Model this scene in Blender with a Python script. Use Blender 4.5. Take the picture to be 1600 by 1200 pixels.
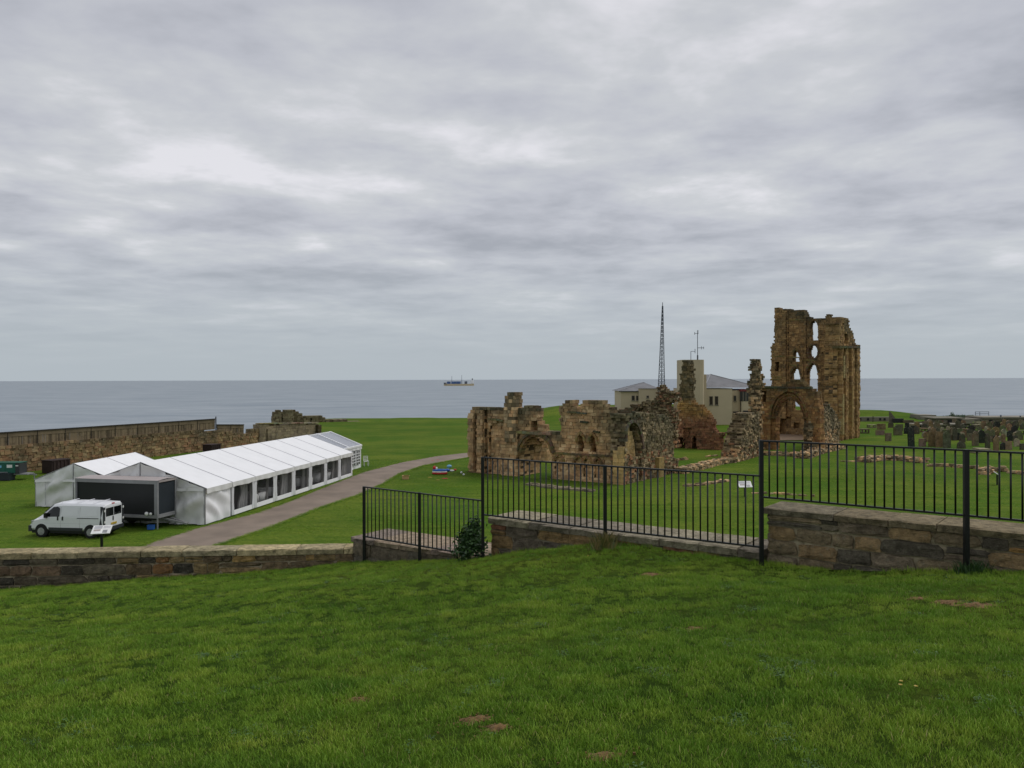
import bpy, math, random
from mathutils import Vector, noise as mnoise
random.seed(7)
R = math.radians
for o in list(bpy.data.objects): bpy.data.objects.remove(o)
SC = bpy.context.scene
COL = SC.collection
# ------------------------------------------------------------------ camera
TH = -0.003125
cam = bpy.data.cameras.new('camera'); camo = bpy.data.objects.new('camera', cam); COL.objects.link(camo)
camo.location = (0, 0, 0)
from mathutils import Matrix
camo.matrix_world = Matrix.Rotation(R(90), 4, 'X') @ Matrix.Rotation(TH, 4, 'Z')
cam.sensor_width = 36; cam.lens = 28.125; cam.shift_y = -7.4/1600
cam.clip_start = 0.1; cam.clip_end = 200000
SC.camera = camo
SC.view_settings.view_transform = 'Standard'; SC.view_settings.look = 'None'
SC.view_settings.exposure = 0; SC.view_settings.gamma = 1
# ------------------------------------------------------------------ world
SUN_EL, SUN_AZ = R(58), R(62)          # azimuth from +Y towards +X
W = bpy.data.worlds.new('World'); SC.world = W; W.use_nodes = True
nt = W.node_tree; nt.nodes.clear(); N = nt.nodes.new; L = nt.links.new
out = N('ShaderNodeOutputWorld'); bg = N('ShaderNodeBackground'); L(bg.outputs[0], out.inputs[0])
bg.inputs[1].default_value = 0.1
sky = N('ShaderNodeTexSky'); sky.sky_type = 'NISHITA'; sky.sun_disc = False
sky.sun_elevation = SUN_EL; sky.sun_rotation = SUN_AZ
def wmath(op, a, b=None, c=None):
    n = N('ShaderNodeMath'); n.operation = op
    for i, v in enumerate((a, b, c)):
        if v is None: continue
        if isinstance(v, (int, float)): n.inputs[i].default_value = v
        else: L(v, n.inputs[i])
    return n.outputs[0]
tc = N('ShaderNodeTexCoord'); sep = N('ShaderNodeSeparateXYZ'); L(tc.outputs['Generated'], sep.inputs[0])
zc = wmath('MAXIMUM', sep.outputs[2], 0.0)
den = wmath('ADD', zc, 0.085)
cx = wmath('DIVIDE', sep.outputs[0], den); cy = wmath('DIVIDE', sep.outputs[1], den)
def wnoise(sx, sy, scale, detail, rough, off, dist=0.0):
    cmb = N('ShaderNodeCombineXYZ'); L(wmath('MULTIPLY', cx, sx), cmb.inputs[0]); L(wmath('MULTIPLY', cy, sy), cmb.inputs[1])
    cmb.inputs[2].default_value = off
    n = N('ShaderNodeTexNoise'); n.inputs['Scale'].default_value = scale; n.inputs['Detail'].default_value = detail
    n.inputs['Roughness'].default_value = rough; n.inputs['Distortion'].default_value = dist
    L(cmb.outputs[0], n.inputs[0]); return n.outputs[0]
n1 = wnoise(0.9, 0.7, 0.8, 3, 0.5, 6.4, 0.2)      # broad light and dark areas
n2 = wnoise(0.8, 0.85, 2.3, 5, 0.55, 14.2, 0.15)     # cloud rolls
n3 = wnoise(0.8, 0.8, 6.5, 5, 0.55, 5.2)
s = wmath('ADD', wmath('MULTIPLY', n1, 0.42), wmath('ADD', wmath('MULTIPLY', n2, 0.48), wmath('MULTIPLY', n3, 0.10)))
mr = N('ShaderNodeMapRange'); mr.inputs[1].default_value = 0.38; mr.inputs[2].default_value = 0.63; L(s, mr.inputs[0])
ramp = N('ShaderNodeValToRGB'); L(mr.outputs[0], ramp.inputs[0])
def lin(c):
    def f(u):
        u /= 255.0
        return u/12.92 if u <= 0.04045 else ((u+0.055)/1.055)**2.4
    return (f(c[0]), f(c[1]), f(c[2]), 1)
e = ramp.color_ramp.elements
e[0].position = 0.0; e[0].color = lin((168, 172, 181)); e[1].position = 1.0; e[1].color = lin((232, 232, 237))
m = e.new(0.45); m.color = lin((195, 198, 206)); m = e.new(0.72); m.color = lin((208, 211, 215))
# towards the horizon the cloud evens out into a pale blue grey
hz = N('ShaderNodeMapRange'); hz.inputs[1].default_value = 0.0; hz.inputs[2].default_value = 0.2; L(sep.outputs[2], hz.inputs[0])
hz.interpolation_type = 'SMOOTHSTEP'
mix1 = N('ShaderNodeMix'); mix1.data_type = 'RGBA'; L(hz.outputs[0], mix1.inputs[0])
mix1.inputs[6].default_value = lin((176, 185, 192)); L(ramp.outputs[0], mix1.inputs[7])
hz2 = N('ShaderNodeMapRange'); hz2.inputs[1].default_value = 0.0; hz2.inputs[2].default_value = 0.5; L(sep.outputs[2], hz2.inputs[0])
up = N('ShaderNodeMix'); up.data_type = 'RGBA'; L(hz2.outputs[0], up.inputs[0]); up.inputs[6].default_value = (1.02, 1.02, 1.02, 1); up.inputs[7].default_value = (0.90, 0.895, 0.905, 1)
mul = N('ShaderNodeMix'); mul.data_type = 'RGBA'; mul.blend_type = 'MULTIPLY'; mul.inputs[0].default_value = 1.0
L(mix1.outputs[2], mul.inputs[6]); L(up.outputs[2], mul.inputs[7])
sc = N('ShaderNodeVectorMath'); sc.operation = 'SCALE'; L(mul.outputs[2], sc.inputs[0]); sc.inputs[3].default_value = 10.0
mixs = N('ShaderNodeMix'); mixs.data_type = 'RGBA'; mixs.inputs[0].default_value = 0.97
L(sky.outputs[0], mixs.inputs[6]); L(sc.outputs[0], mixs.inputs[7])
L(mixs.outputs[2], bg.inputs[0])
sun = bpy.data.lights.new('sun', 'SUN'); sun.energy = 1.5; sun.angle = R(30); sun.color = (1.0, 0.97, 0.92)
suno = bpy.data.objects.new('sun', sun); COL.objects.link(suno)
sd = Vector((math.sin(SUN_AZ)*math.cos(SUN_EL), math.cos(SUN_AZ)*math.cos(SUN_EL), math.sin(SUN_EL)))
suno.rotation_euler = sd.to_track_quat('Z', 'Y').to_euler(); suno.location = (0, 0, 60)
# ------------------------------------------------------------------ helpers
F = 1250.0
def ray(px, py):
    a = (px-800)/F; b = (592.6-py)/F
    return (a*math.cos(TH)-b*math.sin(TH), a*math.sin(TH)+b*math.cos(TH))
def at(px, py, Y):
    kx, kz = ray(px, py); return Vector((kx*Y, Y, kz*Y))
GZ = -8.2
def gr(px, py, z=GZ):
    kx, kz = ray(px, py); Y = z/kz; return Vector((kx*Y, Y, z))
def c3(r, g, b): return lin((r, g, b))[:3]
def tag(o, label=None, cat=None, group=None, kind=None):
    if label: o['label'] = label
    if cat: o['category'] = cat
    if group: o['group'] = group
    if kind: o['kind'] = kind
    return o
def empty(name, loc, label=None, cat=None, group=None, rz=0.0):
    o = bpy.data.objects.new(name, None); COL.objects.link(o); o.location = loc; o.rotation_euler = (0, 0, rz)
    o.empty_display_size = 0.2
    return tag(o, label, cat, group)
def smooth(t): t = max(0.0, min(1.0, t)); return t*t*(3-2*t)
class MB:
    def __init__(s): s.v = []; s.f = []; s.c = []; s.sm = []
    def vert(s, p, col=(1, 1, 1)): s.v.append(tuple(p)); s.c.append(col); return len(s.v)-1
    def face(s, idx, sm=False): s.f.append(tuple(idx)); s.sm.append(sm)
    def poly(s, pts, col=(1, 1, 1), sm=False):
        i = len(s.v)
        for p in pts: s.vert(p, col)
        s.face(range(i, i+len(pts)), sm)
    def hexa(s, p, col=(1, 1, 1)):           # p: 4 bottom (ccw from above), 4 top
        i = len(s.v)
        for q in p: s.vert(q, col)
        for f in ((3, 2, 1, 0), (4, 5, 6, 7), (0, 1, 5, 4), (1, 2, 6, 5), (2, 3, 7, 6), (3, 0, 4, 7)):
            s.face([i+k for k in f])
    def box(s, x0, x1, y0, y1, z0, z1, col=(1, 1, 1), T=None):
        p = [(x0, y0, z0), (x1, y0, z0), (x1, y1, z0), (x0, y1, z0), (x0, y0, z1), (x1, y0, z1), (x1, y1, z1), (x0, y1, z1)]
        if T: p = [T(*q) for q in p]
        s.hexa(p, col)
    def tube(s, a, b, r, n=6, col=(1, 1, 1), r2=None, caps=True):
        a = Vector(a); b = Vector(b); d = (b-a).normalized(); r2 = r if r2 is None else r2
        u = d.orthogonal().normalized(); w = d.cross(u); i = len(s.v)
        for q, rr in ((a, r), (b, r2)):
            for k in range(n):
                t = 2*math.pi*k/n; s.vert(q+u*math.cos(t)*rr+w*math.sin(t)*rr, col)
        for k in range(n): s.face((i+k, i+(k+1) % n, i+n+(k+1) % n, i+n+k), n > 5)
        if caps: s.face([i+k for k in range(n)][::-1]); s.face([i+n+k for k in range(n)])
    def bar(s, a, b, w, d=None, col=(1, 1, 1)):
        s.tube(a, b, w*0.7071, 4, col)
    def grid(s, fn, nu, nv, col=(1, 1, 1), sm=True):
        i = len(s.v)
        for a in range(nu+1):
            for b in range(nv+1): s.vert(fn(a/nu, b/nv), col)
        for a in range(nu):
            for b in range(nv):
                q = i+a*(nv+1)+b; s.face((q, q+nv+1, q+nv+2, q+1), sm)
    def ball(s, c, r, nu=8, nv=6, col=(1, 1, 1), sc=(1, 1, 1)):
        c = Vector(c)
        s.grid(lambda u, v: (c.x+r*sc[0]*math.cos(2*math.pi*u)*math.sin(math.pi*v), c.y+r*sc[1]*math.sin(2*math.pi*u)*math.sin(math.pi*v), c.z+r*sc[2]*math.cos(math.pi*v)), nu, nv, col)
    def build(s, name, mat, parent=None, world=True):
        me = bpy.data.meshes.new(name); me.from_pydata(s.v, [], s.f)
        at_ = me.color_attributes.new('tint', 'FLOAT_COLOR', 'POINT')
        flat = []
        for c in s.c: flat += [c[0], c[1], c[2], 1.0]
        at_.data.foreach_set('color', flat)
        me.polygons.foreach_set('use_smooth', s.sm)
        me.materials.append(mat); me.update()
        o = bpy.data.objects.new(name, me); COL.objects.link(o)
        if parent is not None:
            o.parent = parent
            if world: o.location = -Vector(parent.location)
        return o
# ------------------------------------------------------------------ materials
def newmat(name):
    m = bpy.data.materials.new(name); m.use_nodes = True; t = m.node_tree
    return m, t, t.nodes['Principled BSDF']
def simple(name, col, rough=0.7, metal=0.0, var=0.12, scale=3.0, bump=0.0, bscale=40.0, spec=0.5):
    m, t, b = newmat(name)
    n = t.nodes.new('ShaderNodeTexNoise'); n.inputs['Scale'].default_value = scale; n.inputs['Detail'].default_value = 5
    tcn = t.nodes.new('ShaderNodeNewGeometry'); t.links.new(tcn.outputs['Position'], n.inputs[0])
    r = t.nodes.new('ShaderNodeMapRange'); r.inputs[1].default_value = 0.3; r.inputs[2].default_value = 0.7
    r.inputs[3].default_value = 1-var; r.inputs[4].default_value = 1+var; t.links.new(n.outputs[0], r.inputs[0])
    v = t.nodes.new('ShaderNodeVectorMath'); v.operation = 'SCALE'; v.inputs[0].default_value = col[:3]; t.links.new(r.outputs[0], v.inputs[3])
    t.links.new(v.outputs[0], b.inputs['Base Color']); b.inputs['Roughness'].default_value = rough; b.inputs['Metallic'].default_value = metal
    b.inputs['Specular IOR Level'].default_value = spec
    if bump:
        n2 = t.nodes.new('ShaderNodeTexNoise'); n2.inputs['Scale'].default_value = bscale; n2.inputs['Detail'].default_value = 4; t.links.new(tcn.outputs['Position'], n2.inputs[0])
        bp = t.nodes.new('ShaderNodeBump'); bp.inputs['Strength'].default_value = bump; bp.inputs['Distance'].default_value = 0.02
        t.links.new(n2.outputs[0], bp.inputs['Height']); t.links.new(bp.outputs[0], b.inputs['Normal'])
    return m
def stone_mat(name, src, nscale=2.0, bscale=9.0, bdist=0.06, var=0.35, rough=0.95, lichen=0.25, stain=0.6):
    # src: 'attr' (tint attribute) or 'obj' (object colour)
    m, t, b = newmat(name); nn = t.nodes.new; ll = t.links.new
    g = nn('ShaderNodeNewGeometry')
    if src == 'attr':
        a = nn('ShaderNodeAttribute'); a.attribute_name = 'tint'; colo = a.outputs['Color']
    else:
        a = nn('ShaderNodeObjectInfo'); colo = a.outputs['Color']
    n = nn('ShaderNodeTexNoise'); n.inputs['Scale'].default_value = nscale; n.inputs['Detail'].default_value = 8; n.inputs['Roughness'].default_value = 0.65; ll(g.outputs['Position'], n.inputs[0])
    r = nn('ShaderNodeMapRange'); r.inputs[1].default_value = 0.3; r.inputs[2].default_value = 0.7; r.inputs[3].default_value = 1-var; r.inputs[4].default_value = 1+var; ll(n.outputs[0], r.inputs[0])
    v = nn('ShaderNodeVectorMath'); v.operation = 'SCALE'; ll(colo, v.inputs[0]); ll(r.outputs[0], v.inputs[3])
    n3 = nn('ShaderNodeTexNoise'); n3.inputs['Scale'].default_value = nscale*3.3; n3.inputs['Detail'].default_value = 6; ll(g.outputs['Position'], n3.inputs[0])
    r3 = nn('ShaderNodeMapRange'); r3.inputs[1].default_value = 0.56; r3.inputs[2].default_value = 0.68; r3.inputs[4].default_value = lichen; ll(n3.outputs[0], r3.inputs[0])
    mx = nn('ShaderNodeMix'); mx.data_type = 'RGBA'; ll(r3.outputs[0], mx.inputs[0]); ll(v.outputs[0], mx.inputs[6]); mx.inputs[7].default_value = lin((150, 148, 128))
    n4 = nn('ShaderNodeTexNoise'); n4.inputs['Scale'].default_value = nscale*1.7; n4.inputs['Detail'].default_value = 7; ll(g.outputs['Position'], n4.inputs[0])
    r4 = nn('ShaderNodeMapRange'); r4.inputs[1].default_value = 0.54; r4.inputs[2].default_value = 0.7; r4.inputs[4].default_value = stain; ll(n4.outputs[0], r4.inputs[0])
    mx2 = nn('ShaderNodeMix'); mx2.data_type = 'RGBA'; ll(r4.outputs[0], mx2.inputs[0]); ll(mx.outputs[2], mx2.inputs[6]); mx2.inputs[7].default_value = lin((62, 56, 44))
    ll(mx2.outputs[2], b.inputs['Base Color'])
    b.inputs['Roughness'].default_value = rough; b.inputs['Specular IOR Level'].default_value = 0.2
    n2 = nn('ShaderNodeTexNoise'); n2.inputs['Scale'].default_value = bscale; n2.inputs['Detail'].default_value = 6; n2.inputs['Roughness'].default_value = 0.7; ll(g.outputs['Position'], n2.inputs[0])
    bp = nn('ShaderNodeBump'); bp.inputs['Strength'].default_value = 1.0; bp.inputs['Distance'].default_value = bdist; ll(n2.outputs[0], bp.inputs['Height']); ll(bp.outputs[0], b.inputs['Normal'])
    return m
M = {}
M['ruin'] = stone_mat('ruin sandstone', 'attr', 0.8, 5.0, 0.10)
M['stone'] = stone_mat('wall stone', 'obj', 7.0, 26.0, 0.06, 0.5, lichen=0.35, stain=0.5)
M['coast'] = stone_mat('coastal wall stone', 'attr', 0.7, 5.0, 0.08)
M['mortar'] = stone_mat('lime mortar', 'attr', 5.0, 30.0, 0.03, 0.3)
M['black'] = simple('black railing paint', c3(9, 12, 11), 0.45, var=0.3, scale=20)
M['cloth'] = simple('white tent fabric', (0.86, 0.86, 0.87), 0.55, var=0.03, scale=1.2)
M['cloth2'] = simple('grey white tent wall fabric', (0.76, 0.76, 0.74), 0.6, var=0.06, scale=1.5)
M['drape'] = simple('grey inner drapes', (0.42, 0.41, 0.40), 0.8)
M['stoned'] = simple('dark field stone', c3(84, 76, 58), 0.95, var=0.35, scale=1.2)
M['seam'] = simple('grey seam', (0.46, 0.46, 0.48), 0.6)
M['alu'] = simple('grey aluminium frame', (0.29, 0.29, 0.30), 0.5, 0.3)
M['dark'] = simple('dark mesh screen', c3(15, 19, 20), 0.5, var=0.2, scale=0.8)
M['darkside'] = simple('dark vinyl side', c3(30, 38, 45), 0.5, var=0.2, scale=1.2)
M['greyroof'] = simple('weathered grey lid', c3(165, 155, 152), 0.6, var=0.06)
M['van'] = simple('white van paint', (0.80, 0.81, 0.84), 0.28, var=0.03, scale=1.5)
M['plastic'] = simple('grey bumper plastic', c3(48, 50, 54), 0.5)
M['vglass'] = simple('dark vehicle glass', c3(12, 16, 16), 0.06, var=0.3, scale=3)
M['rubber'] = simple('tyre rubber', c3(24, 24, 24), 0.8)
M['rim'] = simple('silver wheel rim', (0.42, 0.42, 0.43), 0.4, 0.5)
M['red'] = simple('red plastic', c3(190, 35, 35), 0.5)
M['blue'] = simple('blue plastic', c3(40, 95, 175), 0.5)
M['white'] = simple('white plastic', (0.78, 0.78, 0.76), 0.5)
M['cyan'] = simple('pale blue plastic', c3(120, 180, 215), 0.5)
M['yellow'] = simple('yellow plate', c3(190, 160, 60), 0.5)
M['green'] = simple('green generator paint', c3(18, 92, 74), 0.45, var=0.1)
M['rustdark'] = simple('dark rusty steel', c3(48, 32, 30), 0.8, var=0.3, scale=3)
M['render'] = simple('beige cement render', c3(194, 178, 150), 0.9, var=0.07, scale=0.35, bump=0.3, bscale=6)
M['slate'] = simple('grey slate roof', c3(116, 116, 119), 0.75, var=0.14, scale=0.8)
M['winframe'] = simple('window glass dark', c3(52, 50, 46), 0.15, var=0.2)
M['winwhite'] = simple('pale window frame', c3(120, 112, 98), 0.5)
M['redfascia'] = simple('red fascia', c3(120, 45, 45), 0.6)
M['mast'] = simple('galvanised mast steel', c3(70, 76, 86), 0.6, 0.2)
M['timber'] = simple('weathered timber slats', c3(112, 98, 76), 0.9, var=0.25, scale=1.0, bump=0.3)
M['slats'] = stone_mat('timber slats', 'attr', 1.0, 8.0, 0.01, 0.15, lichen=0.05)
M['timberdark'] = simple('dark timber capping', c3(52, 46, 38), 0.9, var=0.2)
M['concrete'] = simple('weathered concrete', c3(128, 122, 108), 0.9, var=0.2, scale=0.3)
M['concretedark'] = simple('dark opening', c3(40, 40, 42), 0.9)
M['cream'] = simple('cream ship hull', c3(196, 178, 140), 0.6, var=0.05, scale=0.05)
M['shipblue'] = simple('blue shipping containers', c3(72, 98, 142), 0.7, var=0.2, scale=0.08)
M['shipgrey'] = simple('ship steel', c3(92, 98, 110), 0.7)
M['tan'] = simple('tan cardboard', c3(200, 165, 115), 0.8)
M['soil'] = simple('dry soil', c3(116, 90, 54), 0.95, var=0.4, scale=25, bump=1.0, bscale=60)
M['chair'] = simple('white painted wood', (0.7, 0.7, 0.66), 0.5)
M['pinkfloor'] = simple('bare sandy floor', c3(135, 112, 88), 0.95, var=0.15, scale=0.8)
def leafmat(name, c1, c2):
    m, t, b = newmat(name); g = t.nodes.new('ShaderNodeNewGeometry')
    r = t.nodes.new('ShaderNodeValToRGB'); r.color_ramp.elements[0].color = (*c1, 1); r.color_ramp.elements[1].color = (*c2, 1)
    t.links.new(g.outputs['Random Per Island'], r.inputs[0]); t.links.new(r.outputs[0], b.inputs['Base Color']); b.inputs['Roughness'].default_value = 0.5
    return m
M['clover'] = leafmat('clover leaves', c3(44, 84, 30), c3(84, 122, 48))
M['leaf'] = leafmat('dark shrub leaves', c3(24, 50, 20), c3(62, 96, 38))
M['dryblade'] = leafmat('dry grass blades', c3(70, 88, 34), c3(150, 128, 80))
def clearmat(name, col, alpha, rough=0.1):
    m, t, b = newmat(name); b.inputs['Base Color'].default_value = (*col, 1); b.inputs['Roughness'].default_value = rough; b.inputs['Alpha'].default_value = alpha
    return m
M['clear'] = clearmat('clear vinyl window', (0.12, 0.12, 0.13), 0.2, 0.12)
M['clearroof'] = clearmat('clear vinyl roof', (0.50, 0.53, 0.60), 0.62, 0.2)
# lawn material: colour varies in patches, streaks and fine grain
def lawn_mat(name, base, dark, yel, fine=14.0, strk=1.0, bumpd=0.05):
    m, t, b = newmat(name); nn = t.nodes.new; ll = t.links.new
    g = nn('ShaderNodeNewGeometry')
    def noi(scale, det=4, vec=None, rough=0.6):
        n = nn('ShaderNodeTexNoise'); n.inputs['Scale'].default_value = scale; n.inputs['Detail'].default_value = det; n.inputs['Roughness'].default_value = rough
        ll(vec or g.outputs['Position'], n.inputs[0]); return n.outputs[0]
    mp = nn('ShaderNodeMapping'); mp.inputs['Rotation'].default_value = (0, 0, 0.35); mp.inputs['Scale'].default_value = (0.25, 1.6, 1); ll(g.outputs['Position'], mp.inputs[0])
    def mixc(f, a, bcol, lo, hi, amt):
        r = nn('ShaderNodeMapRange'); r.inputs[1].default_value = lo; r.inputs[2].default_value = hi; r.inputs[4].default_value = amt; ll(f, r.inputs[0])
        x = nn('ShaderNodeMix'); x.data_type = 'RGBA'; ll(r.outputs[0], x.inputs[0])
        if isinstance(a, tuple): x.inputs[6].default_value = (*a, 1)
        else: ll(a, x.inputs[6])
        x.inputs[7].default_value = (*bcol, 1); return x.outputs[2]
    c = mixc(noi(0.12, 5), base, yel, 0.40, 0.60, 0.8)
    c = mixc(noi(0.035, 4, mp.outputs[0]), c, dark, 0.45, 0.62, 0.5)
    c = mixc(noi(0.9, 5, mp.outputs[0]), c, dark, 0.45, 0.7, 0.55*strk)
    c = mixc(noi(0.5, 6), c, yel, 0.5, 0.72, 0.5)
    c = mixc(noi(fine, 5), c, dark, 0.42, 0.66, 0.6)
    ll(c, b.inputs['Base Color']); b.inputs['Roughness'].default_value = 0.9; b.inputs['Specular IOR Level'].default_value = 0.02
    bp = nn('ShaderNodeBump'); bp.inputs['Strength'].default_value = 0.8; bp.inputs['Distance'].default_value = bumpd; ll(noi(fine*0.8, 6), bp.inputs['Height']); ll(bp.outputs[0], b.inputs['Normal'])
    return m
M['lawn'] = lawn_mat('mown lawn', c3(80, 108, 34), c3(52, 80, 24), c3(110, 122, 46), 5.0)
M['turf'] = lawn_mat('turf soil under the grass', c3(52, 74, 20), c3(34, 48, 16), c3(78, 88, 28), 18.0)
M['path'] = simple('pinkish gravel path', c3(130, 116, 103), 0.95, var=0.2, scale=0.6, bump=0.6, bscale=14)
def sea_mat():
    m, t, b = newmat('grey sea water'); nn = t.nodes.new; ll = t.links.new
    g = nn('ShaderNodeNewGeometry'); mp = nn('ShaderNodeMapping'); mp.inputs['Scale'].default_value = (0.006, 0.012, 1); ll(g.outputs['Position'], mp.inputs[0])
    n = nn('ShaderNodeTexNoise'); n.inputs['Scale'].default_value = 1; n.inputs['Detail'].default_value = 9; n.inputs['Roughness'].default_value = 0.72; ll(mp.outputs[0], n.inputs[0])
    r = nn('ShaderNodeValToRGB'); r.color_ramp.elements[0].position = 0.35; r.color_ramp.elements[0].color = lin((120, 132, 142)); r.color_ramp.elements[1].position = 0.68; r.color_ramp.elements[1].color = lin((156, 164, 170)); ll(n.outputs[0], r.inputs[0])
    ll(r.outputs[0], b.inputs['Base Color']); b.inputs['Roughness'].default_value = 0.55; b.inputs['Specular IOR Level'].default_value = 0.3
    n2 = nn('ShaderNodeTexNoise'); n2.inputs['Scale'].default_value = 14; n2.inputs['Detail'].default_value = 8; ll(mp.outputs[0], n2.inputs[0])
    bp = nn('ShaderNodeBump'); bp.inputs['Strength'].default_value = 0.5; bp.inputs['Distance'].default_value = 1.5; ll(n2.outputs[0], bp.inputs['Height']); ll(bp.outputs[0], b.inputs['Normal'])
    return m
M['sea'] = sea_mat()
# ------------------------------------------------------------------ terrain
def wall_y(x):
    if x <= -3.45: return 17.35+0.06*(x+3.45)
    if x <= -0.45: return 17.35+(x+3.45)*(15.4-17.35)/3.0
    if x <= 3.85: return 15.4+(x+0.45)*(12.3-15.4)/4.3
    return 12.3-(x-3.9)*0.8
def mound_base(x, y):
    xx = x if x < 5.4 else 5.4+1.4*math.tanh((x-5.4)/1.4)
    if xx < -16: xx = -16+3*math.tanh((xx+16)/3)
    yy = y if y > -3 else -3+2*math.tanh((y+3)/2)
    z = -1.6-0.1254*yy+0.0646*xx
    z += 0.35*math.exp(-(((x-1.4)**2)/8.0+((y-14.0)**2)/4.0))
    z += 0.05*math.sin(x*0.9+y*0.6)*math.sin(y*0.8-x*0.25)+0.022*mnoise.noise(Vector((x*1.3, y*1.3, 0.3)))
    return z
def mound_z(x, y):
    yw = wall_y(x)+0.35
    z = mound_base(x, min(y, yw))
    if y > yw: z -= 0.6*(y-yw)
    if x > 8.5: z -= 0.35*(x-8.5)
    if x < -17: z -= 0.25*(-17-x)
    return max(z, -9.6)
mb = MB()
X0, X1, Y0, Y1, ST = -40.0, 32.0, -40.0, 34.0, 0.4
nx = int((X1-X0)/ST); ny = int((Y1-Y0)/ST)
mb.grid(lambda u, v: (X0+(X1-X0)*u, Y0+(Y1-Y0)*v, mound_z(X0+(X1-X0)*u, Y0+(Y1-Y0)*v)), nx, ny)
tag(mb.build('mound', M['turf']), kind='structure')
def lawn_z(x, y):
    z = GZ+0.05*mnoise.noise(Vector((x*0.05, y*0.05, 2.0)))-0.03
    u = x/max(y, 1)
    hh = 0.0
    if u > -0.03:
        hh = 2.7*smooth((u+0.03)/0.10)*(1-smooth((u-0.16)/0.30)) + 1.5*smooth((u-0.15)/0.2)*(1-smooth((u-0.45)/0.10))
    z += hh*smooth((y-(138 if u < .35 else 153))/(26.0 if u < .35 else 12.0))
    edge = 172+4*mnoise.noise(Vector((x*0.03, 0, 5)))
    if y > edge: z -= (y-edge)*1.2
    lx = -46.0+0.375*(y-66)
    lx = -28-(y-115)*0.36 if y > 115 else lx
    if x < lx-1.5: z -= (lx-1.5-x)*1.5
    return max(z, -39.5)
mb = MB()
X0, X1, Y0, Y1 = -150.0, 300.0, -60.0, 205.0
mb.grid(lambda u, v: (X0+(X1-X0)*u, Y0+(Y1-Y0)*v, lawn_z(X0+(X1-X0)*u, Y0+(Y1-Y0)*v)), 225, 133)
tag(mb.build('lawn', M['lawn']), kind='structure')
mb = MB(); mb.poly([(-90000, -300, -38), (90000, -300, -38), (90000, 90000, -38), (-90000, 90000, -38)])
tag(mb.build('sea', M['sea']), kind='structure')
# path
up_ = [(150, 885), (212, 856), (250, 842), (300, 826), (350, 813), (400, 800), (450, 783), (500, 763), (567, 737.5), (625, 722.5), (680, 712.5), (732, 706.5), (790, 699), (850, 692)]
lo_ = [(250, 885), (330, 854), (365, 841), (410, 827), (442, 815), (470, 804), (500, 792), (565, 771), (600, 755), (625, 740), (662, 727.5), (700, 720), (732, 714.5), (790, 706), (850, 697)]
def resample(P, n):
    d = [0]
    for a, b in zip(P, P[1:]): d.append(d[-1]+math.dist(a, b))
    r = []
    for k in range(n+1):
        t = d[-1]*k/n; j = 0
        while j < len(d)-2 and d[j+1] < t: j += 1
        f = (t-d[j])/(d[j+1]-d[j]); r.append((P[j][0]+(P[j+1][0]-P[j][0])*f, P[j][1]+(P[j+1][1]-P[j][1])*f))
    return r
ua = [gr(*p, z=-8.17) for p in up_]; la = [gr(*p, z=-8.17) for p in lo_]
ua = resample([(p.x, p.y) for p in ua], 400); la = resample([(p.x, p.y) for p in la], 400)
mb = MB()
def pf(u, v):
    k = round(u*400); a = ua[k]; b = la[k]; w = v
    if v in (0.0, 1.0): w += 0.035*mnoise.noise(Vector((k*0.9, v*7, 0)))+.04*mnoise.noise(Vector((k*0.13, v*5, 3)))
    x = a[0]+(b[0]-a[0])*w; y = a[1]+(b[1]-a[1])*w
    return (x, y, lawn_z(x, y)+0.035)
mb.grid(pf, 400, 6)
tag(mb.build('path', M['path']), kind='structure')
mb = MB(); fl = [gr(1196, 688, -8.17), gr(1262, 688, -8.17), gr(1262, 678.5, -8.17), gr(1196, 678.5, -8.17)]
mb.poly([(p.x, p.y, -8.14) for p in fl]); tag(mb.build('sandy_floor', M['pinkfloor']), kind='structure')

# ------------------------------------------------------------------ near stone walls, stone by stone
def unit_stone(seed):
    rr = random.Random(seed); v = []; f = []
    cs = [-0.5, -0.2, 0.2, 0.5]
    for a in cs:
        for b in cs:
            edge = abs(a) == 0.5 or abs(b) == 0.5; corner = abs(a) == 0.5 and abs(b) == 0.5
            x = a*(0.95 if corner else 1.0)+rr.uniform(-.045, .045); z = b*(0.93 if corner else 1.0)+rr.uniform(-.06, .06)
            v.append((x, (-0.42 if edge else -0.5)+rr.uniform(-.07, .07), z))
    for i in range(3):
        for j in range(3):
            q = i*4+j; f.append((q, q+4, q+5, q+1))
    loop = [0, 4, 8, 12, 13, 14, 15, 11, 7, 3, 2, 1]; n = len(v)
    for k in loop: v.append((v[k][0], 0.5, v[k][2]))
    for k in range(12):
        a = loop[k]; b = loop[(k+1) % 12]; f.append((b, a, n+k, n+(k+1) % 12))
    me = bpy.data.meshes.new('stone'); me.from_pydata(v, [], f); me.materials.append(M['stone']); me.update(); return me
STONES = [unit_stone(i) for i in range(14)]
def unit_cap(seed):
    rr = random.Random(seed); v = []; f = []
    for ix, x in enumerate((-0.497, -0.25, 0.0, 0.25, 0.497)):
        for (y, z) in ((-.5, -.5), (-.51, .36), (-.47, .5), (.5, .5), (.5, -.5)):
            v.append((x, y+(rr.uniform(-.025, .025) if y < 0 else 0), z+(rr.uniform(-.035, .035) if z > -0.5 else 0)))
    for i in range(4):
        for j in range(5):
            a = i*5+j; b = i*5+(j+1) % 5; f.append((a, a+5, b+5, b))
    f.append((0, 1, 2, 3, 4)); f.append((24, 23, 22, 21, 20))
    me = bpy.data.meshes.new('cap_stone'); me.from_pydata(v, [], f); me.materials.append(M['stone']); me.update(); return me
CAPS = [unit_cap(i) for i in range(7)]
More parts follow.
